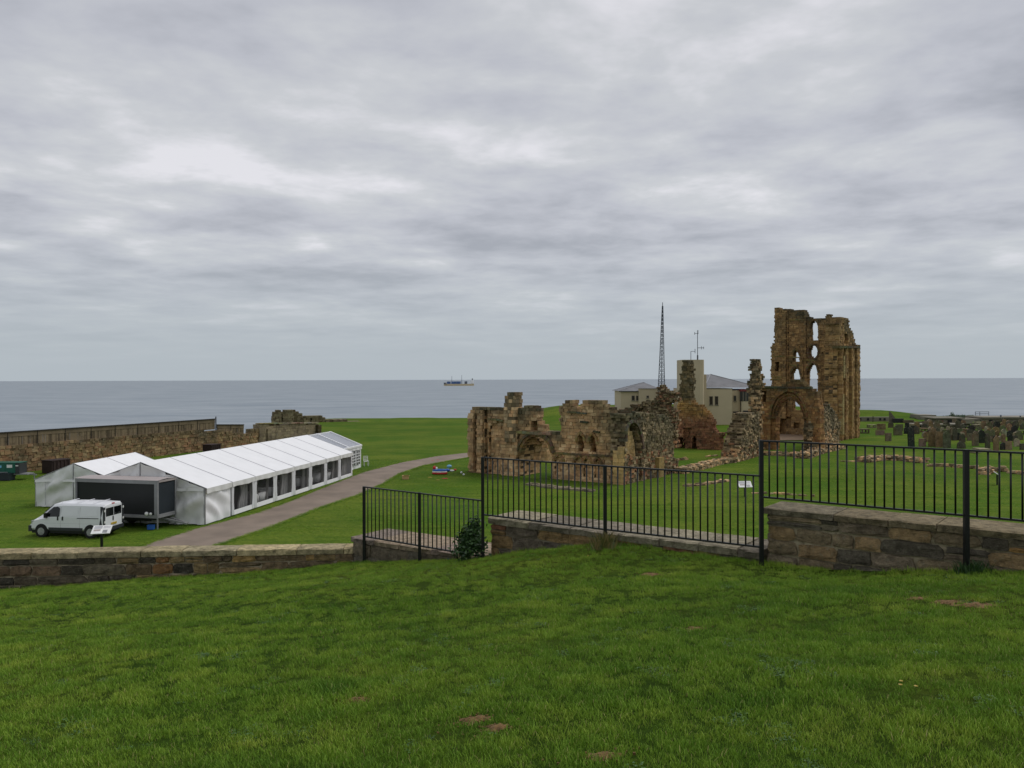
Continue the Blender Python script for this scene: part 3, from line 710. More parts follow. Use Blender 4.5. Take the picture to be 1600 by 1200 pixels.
ruin_piece('wall_stones', rm, wf, WF, outer, [arch], relief, (lambda z: 2.1 if z < -4.9 else 1.0), (.21, .31), (.28, .58), .04, pw, 11, .1, trim=False)
ruin_piece('portal_vault', rm, wf, Plane((-3.7+2.11*.56, 70.8+2.11*.83), (8.8+2.11*.56, 62.3+2.11*.83)), [(795, 760), (795, 678), (872, 678), (872, 765)], [], [], .01) if False else None
ring('arch_ring', rm, wf, WF, arch[1:-1], .42, 26, .12, .6, (132, 106, 74), 1)
ring('arch_ring', rm, wf, WF, [(809.5, 712), (813, 697), (820, 685.5), (831, 678.5), (842, 677.5), (852.5, 682), (860, 692), (864.5, 708)], .22, 30, .24, .3, (104, 92, 70), 2)
for k, (x, y) in enumerate(((907.5, 678.5), (926.7, 680))):
    ring('window_hood', rm, wf, WF, [(x-5.3, y+13), (x-4.5, y+6), (x, y-2), (x+4.7, y+6), (x+5.5, y+13)], .18, 12, .16, .2, (150, 124, 84), k)
for k, (x0, x1, y) in enumerate(((866, 881, 713), (897, 911, 715), (911, 924, 716), (928, 940, 718))):
    xm = (x0+x1)/2; ring('blind_arch', rm, wf, WF, [(x0, y+10), (x0+1.2, y+4), (xm, y-1.5), (x1-1.2, y+4), (x1, y+11)], .16, 12, .12, .15, (150, 120, 82), k+9)
band('string_course', rm, wf, WF, (864, 706), (959, 711), .16, .16, .3, 16, (120, 102, 74))
band('cornice', rm, wf, WF, (800, 672.5), (862, 676), .22, .3, .4, 10, (142, 128, 100))
band('ledge', rm, wf, WF, (887, 642), (917, 645), .14, .18, .3, 6, (110, 104, 88)); band('ledge', rm, wf, WF, (908, 657), (920, 659), .16, .25, .3, 3, (78, 80, 72)); band('ledge', rm, wf, WF, (928, 672), (938, 675), .14, .25, .3, 3, (84, 80, 66))
band('ledge', rm, wf, WF, (763, 653), (787, 656), .14, .2, .3, 5, (120, 110, 86)); band('plinth', rm, wf, WF, (733, 735.5), (808, 746), .3, .3, .4, 12, (128, 108, 78), 4)
WF2 = Plane((-3.7+.75, 70.8-.1), (8.8, 62.3)); WF2 = Plane((-3.7-.35*.56, 70.8-.35*.83), (8.8-.35*.56, 62.3-.35*.83))
ruin_piece('turret', rm, wf, WF2, [(787.5, 690), (788, 617), (792, 617), (792.5, 612), (803, 612), (806, 613), (806, 690)], (), (), 1.0, (.26, .36), (.3, .55), .03, mkpal(OCH+GRY, DRK, .7, .95, nz=.3, seed=4), 21, .04, -5.95+.0, trim=False)
WF3 = Plane((-3.7+.6*.56, 70.8+.6*.83), (8.8+.6*.56, 62.3+.6*.83))
0 and ruin_piece('turret', rm, wf, WF3, [(808, 690), (808, 615), (815, 616), (815.5, 620), (818, 620), (818, 690)], (), (), 1.3, (.26, .36), (.3, .55), .04, mkpal(GRY, DRK, 1.5, .95, nz=.4, seed=5), 22, .06, -5.95, trim=False)
DP = 2.12; WFD = Plane((-3.7+DP*.56, 70.8+DP*.83), (8.8+DP*.56, 62.3+DP*.83))
A2 = [WF.sz(*p) for p in arch]
def px_of(pl, s_, z_):
    x, y, z = pl.P(s_, 0, z_); a = (x*math.cos(TH)+z*math.sin(TH))/y; b = (-x*math.sin(TH)+z*math.cos(TH))/y; return (800+F*a, 592.6-F*b)
dz0 = (Vector(WFD.A)-Vector(WF.A)).dot(WF.d)
ruin_piece('portal_vault', rm, wf, WFD, [px_of(WFD, s_-dz0, z_) for s_, z_ in ((A2[1][0]-1.2, -8.6), (A2[1][0]-1.2, -5.0), (A2[-2][0]+1.0, -5.0), (A2[-2][0]+1.0, -8.6))], [[px_of(WFD, s_-dz0, z_) for s_, z_ in A2]], (), 1.2, (.25, .36), (.3, .6), .02, mkpal(OCH, DRK, .1, .1, nz=.25, seed=2), 15, .03, trim=False)
# wall seen through the portal
tp = empty('stone_wall', gr(850, 722), 'pale piece of ruined wall seen through the round portal arch', 'ruin')
ruin_piece('wall_stones', rm, tp, Plane((2.2, 80.0), (5.8, 77.2)), [(836, 740), (836, 690), (862, 690), (862, 740)], (), (), .8, (.25, .36), (.3, .6), .03, mkpal(OCH, DRK, .3, .5, nz=.3, seed=9), 17, .08)
# --- nave south wall with the tall lancet recess
SW = Plane((8.8, 62.3), (14.9, 71.1))
ruin_piece('corner_buttress', rm, wf, WF, [(960, 770), (960, 700), (976.5, 700), (976.5, 770)], (), (), .3, (.26, .36), (.4, .6), .02, mkpal([(190, 158, 108), (180, 150, 100)], DRK, .2, .3, nz=.2, seed=2), 16, .02, off=.3, trim=False)
sw_ = empty('nave_wall', (11.5, 66.8, GZ), 'broken rubble side wall with one tall recessed lancet, right of the church front', 'ruin')
prub = mkpal(GRY, DRK, 1.6, .7, REDS, lambda s, z: .32*smooth((-5.2-z)/1.5), .35, 3.0)
outer = [(976, 772), (976, 648), (980, 645), (990, 643), (1003, 644), (1015, 646), (1022, 645), (1031, 649), (1040, 650), (1048, 655), (1053, 668), (1051, 681), (1053, 700), (1054, 711), (1058, 722), (1061, 732), (1062, 750)]
lanc = [(979, 713), (979, 673), (983, 664), (989, 661), (995, 668), (999, 684), (1001, 700), (1003, 748), (999, 752), (998, 713)]
ruin_piece('rubble_stones', rm, sw_, SW, outer, [], [(lanc, -1.0)], 1.2, (.13, .24), (.22, .6), .07, prub, 31, .12, trim=False)
ring('lancet_arch', rm, sw_, SW, [(978, 690), (978, 673), (982, 663), (989, 659.5), (996, 667), (1000.5, 684), (1003, 702)], .22, 20, .16, .5, (104, 96, 80), 5)
ruin_piece('lancet_jamb', rm, sw_, Plane((8.8-.3*0, 62.3), (14.9, 71.1)), [(983.5, 713), (983, 676), (988, 669), (994, 676), (998, 695), (999, 713)], (), (), .9, (.26, .34), (.25, .45), .015, mkpal([(176, 148, 104), (166, 136, 92), (184, 156, 112)], DRK, .3, .4, nz=.15, seed=6), 33, .02, -6.6, -.35, trim=False)
band('buttress', rm, sw_, SW, (1024, 715), (1032, 718), 2.6, .35, .2, 1, (150, 128, 92))
# --- rubble rising behind the nave wall
BK = Plane((10.5, 83.5), (18.5, 78.3))
bk = empty('rubble_wall', (14, 81, GZ), 'jagged dark rubble wall behind the lancet wall, with a short stub on top', 'ruin')
outer = [(952, 700), (953, 646), (962, 641), (972, 639), (982, 637), (984, 632), (995, 632), (1003, 628), (1007, 624), (1018, 623.5), (1024, 622), (1027, 612), (1027, 602), (1029, 596), (1037, 594.5), (1041, 600), (1045, 602), (1046, 609), (1052, 611), (1060, 612), (1064, 612), (1063, 700)]
ruin_piece('rubble_stones', rm, bk, BK, outer, [[(1041, 638), (1041, 633), (1045, 629), (1052, 628.5), (1056, 632), (1057, 637)]], [([(994, 646), (995, 639), (1001, 636), (1008, 641), (1009, 647)], -.5)], 1.6, (.14, .24), (.16, .42), .12,
           mkpal(GRY, DRK, 1.2, .7, REDS, lambda s, z: .45 if mnoise.noise(Vector((s*.5, z*.6, 3))) > .05 else .05, .5, 8.0), 41, .22)
# --- red stone cross wall with tall stub
RW = Plane((18.8, 95.2), (25.6, 90.6))
rw = empty('red_stone_wall', (22, 93, GZ), 'reddish ruined wall with two dark doorways and a tall craggy pillar rising at its left', 'ruin')
outer = [(1050, 706), (1053, 660), (1057, 640), (1060, 612), (1061, 600), (1063, 596), (1062, 588), (1065, 575), (1066, 565), (1070, 562), (1083, 562.5), (1085, 570), (1085, 585), (1089, 597), (1086, 602), (1086, 622), (1088, 630.5), (1098, 632), (1104, 636), (1108, 641), (1114, 648), (1118, 654), (1121, 662), (1121, 674), (1128, 675), (1135, 676), (1139, 706)]
zq = lambda py: RW.sz(1095, py)[1]
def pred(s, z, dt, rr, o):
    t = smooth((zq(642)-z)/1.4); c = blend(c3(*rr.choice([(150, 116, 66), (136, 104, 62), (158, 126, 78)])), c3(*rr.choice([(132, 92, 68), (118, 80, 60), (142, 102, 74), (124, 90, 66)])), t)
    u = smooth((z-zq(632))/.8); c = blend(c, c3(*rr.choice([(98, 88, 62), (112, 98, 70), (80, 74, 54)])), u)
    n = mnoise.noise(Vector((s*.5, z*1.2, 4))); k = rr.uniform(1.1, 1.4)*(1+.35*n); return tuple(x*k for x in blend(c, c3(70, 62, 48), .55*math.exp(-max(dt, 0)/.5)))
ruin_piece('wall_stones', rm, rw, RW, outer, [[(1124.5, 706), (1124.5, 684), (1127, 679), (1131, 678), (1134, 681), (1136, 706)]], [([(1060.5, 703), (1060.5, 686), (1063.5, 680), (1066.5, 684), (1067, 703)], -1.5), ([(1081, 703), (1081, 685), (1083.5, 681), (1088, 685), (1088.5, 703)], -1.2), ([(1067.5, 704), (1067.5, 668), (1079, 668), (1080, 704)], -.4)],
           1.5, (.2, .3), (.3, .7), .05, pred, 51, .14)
# --- rubble wall running up to the crossing, and its tall stub
RB = Plane((19.0, 73.8), (27.0, 86.0))
rb = empty('rubble_wall', (23, 80, GZ), 'grey rubble wall stepping up to the right, left of the pointed arch', 'ruin')
ruin_piece('rubble_stones', rm, rb, RB, [(1123, 745), (1122, 728), (1126, 714), (1129, 700), (1132, 687), (1136, 673), (1142, 664), (1145, 650), (1147, 645), (1155, 644), (1161, 640), (1168, 641), (1172, 646), (1176, 640), (1182, 644), (1187, 660), (1190, 724)], (), (), 1.6, (.15, .25), (.25, .65), .10,
           mkpal(GRY, DRK, 1.4, .6, REDS+OCH, lambda s, z: .55*smooth((-6.2-z)/1.2), .4, 12.0), 61, .2)
PL = Plane((26.6, 88.6), (30.0, 85.8))
pr_ = empty('stone_pillar', (28, 87.5, GZ), 'free standing craggy stone pillar left of the pointed arch', 'ruin')
ruin_piece('pillar_stones', rm, pr_, PL, [(1168, 722), (1169, 640), (1169, 615), (1167, 603), (1167, 597), (1170, 595), (1171, 582), (1171, 566), (1175, 559), (1184, 557.5), (1190, 563), (1192, 572), (1190, 583), (1194, 592), (1197, 602), (1196, 604), (1191, 606), (1191, 722)], (), (), 1.6, (.2, .32), (.25, .5), .1, mkpal(GRY+OCH, DRK, 3.2, .9, nz=.3, seed=14), 71, .15)
# --- pointed arch wall
AW = Plane((28.7, 93.0), (35.4, 87.5))
aw = empty('arch_wall', (32, 90.3, GZ), 'ruined wall with a wide pointed moulded arch below the tall gable', 'ruin')
harch = [(1211, 706), (1211, 652), (1213.5, 639), (1221, 628.5), (1231, 622.5), (1240, 625.5), (1248, 633.5), (1253, 646), (1255, 660), (1255.5, 706)]
rarch = [(1203, 706), (1204, 640), (1209, 627), (1219, 616), (1230, 610), (1242, 613), (1252, 624), (1257.5, 640), (1260, 660), (1260, 706)]
aw_ = None
ruin_piece('wall_stones', rm, aw, AW, [(1186, 712), (1186, 604), (1216, 604), (1224, 600), (1232, 595.5), (1243, 593), (1255, 593.5), (1262, 597), (1267, 603), (1271, 606), (1284, 613), (1289, 640), (1290, 712)], [harch], [(rarch, -.35), ([(1190.5, 627), (1190.5, 612), (1197, 612), (1197, 627)], -.8)],
           1.5, (.2, .3), (.3, .65), .03, mkpal([(150, 112, 72), (138, 102, 66), (158, 124, 80), (130, 94, 62)], [(72, 74, 52), (84, 80, 58)], .9, .9, nz=.3, seed=16), 81, .06)
ring('arch_moulding', rm, aw, AW, harch[1:-1], .22, 34, -.25, .8, (112, 84, 58), 1); ring('arch_moulding', rm, aw, AW, [(1207, 655), (1209, 640), (1216.5, 624.5), (1230.5, 616.5), (1241, 619.5), (1250, 629), (1256.5, 650)], .16, 34, -.12, .4, (138, 106, 70), 2)
ring('arch_moulding', rm, aw, AW, [(1204, 655), (1206, 637), (1214, 620.5), (1230, 611), (1242, 614), (1252, 625), (1258, 641), (1260, 655)], .22, 34, .1, .4, (124, 98, 66), 3)
band('string_course', rm, aw, AW, (1187, 603.6), (1268, 604.5), .22, .2, .5, 14, (86, 84, 66)); band('capital', rm, aw, AW, (1196, 650.5), (1211, 651), .22, .16, .3, 2, (104, 84, 62)); band('capital', rm, aw, AW, (1254, 650.5), (1262, 651), .22, .16, .3, 1, (104, 84, 62))
# --- rubble block to the right of the arch
RC = Plane((30.2, 82.6), (43.4, 104.5))
rc = empty('rubble_wall', (35, 92, GZ), 'sloping broken rubble mass between the pointed arch and the tall gable', 'ruin')
ruin_piece('rubble_stones', rm, rc, RC, [(1254, 735), (1252, 692), (1253, 668), (1257, 652), (1263, 646), (1266, 644), (1272, 636), (1270, 618), (1271, 607), (1279, 607), (1286, 617), (1293, 630), (1300, 637), (1308, 648), (1313, 662), (1312, 694), (1300, 705)], (), [([(1275, 690), (1276, 640), (1280, 640), (1284, 690)], -.5)], 1.5, (.16, .26), (.3, .7), .10,
           mkpal(GRY, DRK, 2.0, .75, OCH, lambda s, z: .6*smooth((-5.6-z)/1.4), .4, 18.0), 91, .2)
# --- tall east gable
EG = Plane((38.5, 118.0), (47.0, 111.0))
tw = empty('ruined_gable', (43, 113, GZ), 'tall roofless priory gable pierced by pointed windows and one round window', 'ruin')
ptw = mkpal([(150, 118, 78), (138, 108, 72), (160, 128, 86), (128, 100, 68)], [(74, 70, 52), (86, 80, 58), (64, 62, 48)], 3.2, .72, nz=.42, seed=21)
outer = [(1206, 712), (1206.5, 600), (1206, 570), (1206.3, 543), (1208, 539), (1211.5, 533), (1211.5, 500), (1211, 478), (1218.5, 479), (1219, 481), (1224.5, 481.5), (1230, 483.5), (1258.8, 483), (1262, 485), (1264.8, 487.5), (1264.8, 496), (1288.6, 496), (1291, 491), (1296, 489), (1302, 489), (1302, 712)]
ell = lambda cx_, cy_, rx, ry: [(cx_+rx*math.cos(t*math.pi/10), cy_+ry*math.sin(t*math.pi/10)) for t in range(20)]
W1 = [(1265.8, 532), (1265.8, 507), (1268.5, 502.5), (1272, 500.5), (1276, 503.5), (1277.5, 509), (1277.5, 532)]
W3 = [(1239, 565), (1239, 553), (1243, 547), (1247, 551), (1248.5, 556), (1248.5, 565)]
W4 = [(1235.5, 606), (1235.5, 585), (1239, 577.5), (1244, 574), (1248, 578), (1249.5, 586), (1249.5, 606)]
W5 = [(1261, 612), (1261, 580), (1265, 571), (1270, 567), (1275, 572), (1277.5, 582), (1277, 612)]
holes = [W1, ell(1270.6, 549.5, 7, 10.3), W3, W4, W5, [(1238, 640), (1238, 615), (1250, 615), (1250, 640)]]
ruin_piece('wall_stones', rm, tw, EG, outer, holes, [([(1205, 720), (1205, 470), (1229.5, 470), (1229.5, 720)], .45), ([(1229.5, 600), (1229.5, 470), (1232, 470), (1232, 600)], .2), ([(1252.5, 612), (1252.5, 560), (1255, 560), (1255, 612)], .18), ([(1213.2, 579), (1213.2, 565), (1219, 565), (1219, 579)], -.9),
           ([(1257, 560), (1257, 475), (1260, 475), (1260, 560)], .2), ([(1240, 669), (1240, 660), (1249, 660), (1249, 669)], -.7), ([(1215, 690), (1222, 655), (1236, 650), (1236, 690)], -.5)], 1.35, (.22, .31), (.35, .75), .04, ptw, 101, .12)
for k, (cv, n) in enumerate(((W1[1:-1], 14), (W3[1:-1], 10), (W4[1:-1], 12), (W5[1:-1], 16))): ring('window_arch', rm, tw, EG, cv, .28, n, .1, .4, (112, 92, 64), k)
ring('round_window', rm, tw, EG, ell(1270.6, 549.5, 7, 10.3)+[(1277.6, 549.5)], .28, 26, .1, .4, (108, 90, 64), 8)
for (a, b, n) in (((1229, 557.5), (1262, 558), 10), ((1229, 569.5), (1262, 570.5), 10), ((1206, 588), (1224, 588.5), 5), ((1255, 562), (1284, 562.5), 8), ((1206, 556), (1229, 556), 5), ((1206, 591.5), (1222, 592), 5), ((1232, 499), (1262, 499), 8)):
    band('string_course', rm, tw, EG, a, b, .14, .55 if a[0] < 1210 else .12, .3, n, (138, 116, 80))
ruin_piece('parapet', rm, tw, EG, [(1211, 483), (1211, 478), (1218, 478.5), (1219, 483)], (), (), 1.2, (.3, .35), (.4, .6), .05, ptw, 104, .05, 9.9, .3)
SG = Plane((39.0, 100.3), (48.2, 111.6))
outer = [(1283, 720), (1286, 640), (1287, 600), (1286, 570), (1288, 540), (1288, 497), (1290, 493), (1292, 490), (1304, 489), (1304, 492), (1308, 491.5), (1309, 488), (1316, 488.5), (1317, 490.5), (1323, 490.5), (1324, 496), (1327, 497), (1327, 511), (1331, 516), (1334, 519), (1334, 528), (1336, 530), (1338.3, 541), (1338.5, 600), (1337.5, 650), (1336.5, 700)]
ruin_piece('side_wall_stones', rm, tw, SG, outer, (), [([(1319.5, 538), (1319.5, 521), (1325, 521), (1325, 538)], -1.0), ([(1307, 700), (1307, 546), (1311, 546), (1311, 700)], -.15), ([(1311, 705), (1311, 544), (1313.2, 544), (1313.2, 705)], .4), ([(1313.2, 700), (1313.2, 546), (1318, 546), (1318, 700)], -.7), ([(1318, 705), (1318, 543), (1322.5, 543), (1322.5, 705)], .3),
           ([(1322.5, 700), (1322.5, 545), (1325.5, 545), (1325.5, 700)], -.2), ([(1325.5, 705), (1325.5, 542), (1330, 542), (1330, 705)], .45), ([(1330, 700), (1330, 542), (1333, 542), (1333, 700)], -.3), ([(1333, 705), (1333, 540), (1339, 540), (1339, 705)], .5), ([(1279, 610), (1279, 588), (1284, 588), (1290, 610)], -.4)],
           1.8, (.22, .31), (.35, .7), .05, mkpal([(160, 128, 84), (148, 116, 76), (170, 138, 92), (134, 104, 70)], [(70, 68, 52), (82, 78, 58)], 3.0, .8, nz=.5, seed=25), 111, .12)
band('string_course', rm, tw, SG, (1305, 540.5), (1338, 540.5), .3, .55, .4, 12, (96, 90, 68)); [band('shaft', rm, tw, SG, (xx, yy), (xx+1.6, yy), .55, .55, 0, 1, cc_) for xx, y0_, y1_, cc_ in ((1311, 616, 676, (166, 150, 116)), (1325.5, 604, 664, (160, 138, 100)), (1312.5, 556, 590, (156, 142, 112))) for yy in range(y0_, y1_, 7)]
# --- low foundation walls in the grass
def low_wall(label, pts, w, h, seed, cols=GRY+OCH[:2]):
    rr = random.Random(seed); G = [gr(*p) for p in pts]; p0 = G[0]; par = empty('foundation_wall', (p0.x, p0.y, GZ), label, 'ruin'); m_ = MB()
    for a, b in zip(G, G[1:]):
        l = (b-a).length; n = max(1, int(l/.3)); d = (b-a)/l; q = Vector((d.y, -d.x, 0))
        for k in range(n):
            for row in range(max(1, int(w/.3))):
                for lev in range(max(1, int(h/.16))):
                    c = a+d*(k+rr.uniform(0, .9))*l/n+q*(row*.3-w/2+rr.uniform(-.08, .08)); sx = rr.uniform(.12, .26); sy = rr.uniform(.09, .17); z = GZ-.08+lev*.16; hz_ = rr.uniform(.12, .2)+.03*rr.random()
                    if lev and rr.random() < .25*lev: continue
                    t = rr.uniform(-.3, .3)+math.atan2(d.y, d.x); ct, st = math.cos(t), math.sin(t)
                    T = lambda x, y, zz: (c.x+x*ct-y*st, c.y+x*st+y*ct, zz+.04*x)
                    m_.box(-sx, sx, -sy, sy, z, z+hz_, pick(rr, *cols), T)
    tag(m_.build('foundation_stones', rm, par), kind='stuff'); return par
low_wall('low rubble footing running from the lancet wall up to the stepped rubble wall', [(1062, 739), (1090, 733), (1115, 726), (1140, 722), (1165, 717)], 1.2, .6, 1)
low_wall('long low footing wall in front of the pointed arch', [(1192, 711), (1225, 712), (1262, 714)], .9, .6, 2)
low_wall('rough rubble spill at the foot of the sloping rubble mass', [(1256, 716), (1285, 706), (1315, 700)], 1.6, .7, 3)
low_wall('raised oblong mound of thin stones in the lawn below the graveyard', [(1350, 722), (1378, 718), (1412, 719), (1440, 723)], 1.6, .55, 4)
low_wall('low line of stones in the lawn left of the leaning sign', [(1452, 729), (1475, 729), (1500, 731), (1530, 733)], .8, .4, 5)
low_wall('small heap of stones beside the leaning sign', [(1538, 742), (1555, 736), (1572, 737)], 1.0, .5, 6)
low_wall('row of flat stones in the lawn at the right edge', [(1574, 739), (1600, 742), (1640, 748)], .7, .35, 7)
low_wall('flat paving slabs in the grass in front of the church front', [(826, 757), (860, 762), (895, 765), (924, 768)], 1.0, .2, 8, [(132, 122, 100), (120, 112, 92)])
low_wall('thin broken line of stones in the grass behind the white sign', [(1074, 760), (1105, 757), (1140, 751)], .7, .2, 9)
low_wall('small pile of stones on the grass inside the nave', [(1061, 719), (1072, 718)], .6, .45, 10)
low_wall('single flat stone ledge at the left foot of the stepped rubble wall', [(1107, 714), (1124, 712)], .4, .2, 11)
low_wall('thin line of buried stones leading to the highest railing', [(1176, 771), (1215, 772), (1270, 776)], .3, .17, 12)
low_wall('narrow strip of stones beyond the highest railing, left of the oblong mound', [(1316, 721), (1349, 722)], .5, .17, 13)
# ------------------------------------------------------------------ coastal wall with timber fence
def cw_pt(t): return (-44.8+16.9*t, 70+45*t)
CW = Plane(cw_pt(-.25), cw_pt(1.0))
cw = empty('coastal_wall', (-36, 92, GZ), 'long sandstone boundary wall along the cliff, left, below the timber fence', 'stone wall')
pc = mkpal([(138, 118, 84), (148, 126, 92), (128, 108, 78), (132, 106, 76), (138, 106, 78)], [(92, 84, 64), (78, 72, 56), (100, 88, 66)], .9, .8, nz=.5, seed=31)
ruin_piece('wall_stones', M['coast'], cw, CW, [(-120, 790), (-120, 716), (0, 697.5), (100, 688), (200, 680.5), (300, 673.5), (340, 671.5), (384, 678), (386, 670), (405, 668), (497, 665), (497, 700), (384, 730), (200, 760)], (), (), .8, (.2, .32), (.3, .62), .05, pc, 131, .05)
gl_ = CW.sz(405, 662); gr2 = CW.sz(496, 661)
ruin_piece('wall_upper', M['coast'], cw, CW, [(404, 676), (404, 664), (412, 661.5), (440, 662.5), (497, 661), (497.5, 695), (404, 700)], (), [([(415, 700), (415, 670), (431, 670), (431, 700)], .25)], .9, (.3, .4), (.5, 1.1), .02, mkpal([(126, 114, 92), (118, 106, 88), (134, 122, 98)], [(100, 90, 72)], .4, .6, nz=.25, seed=33), 133, .03, -8.35, .12, trim=False)
band('buttress', M['coast'], cw, CW, (492, 664), (497, 663.5), 2.4, .6, .2, 1, (66, 58, 44))
band('coping', M['coast'], cw, CW, (404, 661.2), (497, 660.5), .12, .25, .5, 14, (140, 128, 104))
def fence(label, pxa, pxb, ya, yb, base_a, base_b, seed):
    rr = random.Random(seed); (s0, zt0), (s1, zt1) = CW.sz(pxa, ya), CW.sz(pxb, yb); zb0 = CW.sz(pxa, base_a)[1]; zb1 = CW.sz(pxb, base_b)[1]
    q = CW.P(s0, -.3, zb0); par = empty('timber_fence', q, label, 'fence'); n = int((s1-s0)/.13); m_ = MB()
    for k in range(n):
        s_ = s0+(s1-s0)*k/n; f = k/n; zt = zt0+(zt1-zt0)*f; zb = zb0+(zb1-zb0)*f; o = -.3+rr.uniform(-.01, .01); kk = rr.choice((.6, .8, 1, 1.1, 1.2)); cc = tuple(v*kk for v in c3(122, 108, 86))
        sw = .112+.012*rr.random(); m_.hexa([CW.P(s_, o, zb+.05), CW.P(s_+sw, o, zb+.05), CW.P(s_+sw, o-.025, zb+.05), CW.P(s_, o-.025, zb+.05), CW.P(s_, o, zt-.45+rr.uniform(-.01, .01)), CW.P(s_+sw, o, zt-.45), CW.P(s_+sw, o-.025, zt-.45), CW.P(s_, o-.025, zt-.45)], cc)
    tag(m_.build('slat', M['slats'], par), kind='stuff')
    nb = max(1, round((s1-s0)/3.0))
    for k in range(nb):
        a = s0+(s1-s0)*k/nb; b = s0+(s1-s0)*(k+1)/nb; za = zt0+(zt1-zt0)*k/nb; zc = zt0+(zt1-zt0)*(k+1)/nb
        for nm, mt, h0, h1, oo in (('top_board', M['timber'], .47, .10, -.27), ('capping', M['timberdark'], .10, 0, -.2)):
            m_ = MB(); m_.hexa([CW.P(a+.02, oo, za-h0), CW.P(b-.02, oo, zc-h0), CW.P(b-.02, -.36, zc-h0), CW.P(a+.02, -.36, za-h0), CW.P(a+.02, oo, za-h1), CW.P(b-.02, oo, zc-h1), CW.P(b-.02, -.36, zc-h1), CW.P(a+.02, -.36, za-h1)]); m_.build(nm, mt, par)
        m_ = MB(); zb = zb0+(zb1-zb0)*k/nb; m_.bar(CW.P(a, -.26, zb-.1), CW.P(a, -.26, za-.02), .05); m_.build('post', M['timberdark'], par)
fence('tall weathered timber fence on top of the coastal wall at left', -90, 339, 681.5, 654, 709, 671.5, 1)
fence('short lower timber fence section at the right end of the tall fence', 342, 384, 663, 663, 680, 679, 2)
m_ = MB(); p = CW.P(CW.sz(340.5, 655)[0], -.3, 0); m_.bar((p[0], p[1], -6), (p[0], p[1], -4.35), .1); tag(m_.build('metal_post', M['black']), 'thin dark post standing at the end of the tall timber fence', 'post')
# dark skips at the foot of the wall
def skip(px, py, w, h, label):
    p = gr(px, py); par = empty('rusty_container', p, label, 'container', rz=math.atan2(45, 16.9)); m_ = MB()
    m_.box(-w/2, w/2, -.6, .6, 0, h); m_.build('body', M['rustdark'], par, False)
    m_ = MB(); m_.box(-w/2-.04, w/2+.04, -.64, .64, h, h+.09); m_.build('rim', M['rustdark'], par, False)
    for k in range(5):
        m_ = MB(); x = -w/2+w*(k+.5)/5; m_.box(x-.05, x+.05, -.66, -.6, .05, h); m_.build('rib', M['rustdark'], par, False)
skip(88, 737.5, 1.9, 1.05, 'dark rusty container against the coastal wall behind the left tent'); skip(331, 706, 1.6, .8, 'small dark container against the coastal wall below the fence end')
# far castle remains on the headland
CR = Plane((-45, 152), (-24, 160))
cr = empty('castle_ruin', (-38, 154, GZ), 'distant square castle remnant and low walls on the cliff edge behind the marquee', 'ruin')
pcr = mkpal([(126, 116, 88), (116, 104, 80), (134, 124, 96)], [(80, 74, 56)], .8, .6, nz=.35, seed=41)
ruin_piece('wall_stones', M['coast'], cr, CR, [(426, 675), (426.5, 643), (437, 642), (440, 643), (450, 641), (457, 640), (463, 642), (470, 646), (475, 650), (477, 652.5), (480, 649.5), (488, 648.5), (496, 649), (502, 650), (505, 652.5), (512, 655), (530, 654.5), (532, 656.5), (545, 657), (560, 659), (578, 660), (582, 675)], (), [([(458.5, 675), (459, 638), (475, 645), (475, 675)], -1.2), ([(439.5, 672), (439.5, 647), (441.5, 647), (441.5, 672)], -.6), ([(484.5, 659), (484.5, 653.5), (487, 653.5), (487, 659)], -.8), ([(497, 675), (498, 645), (510, 652), (510, 675)], -.8)], 3.0, (.35, .5), (.5, 1.0), .06, pcr, 141, .12, -9, trim=False)
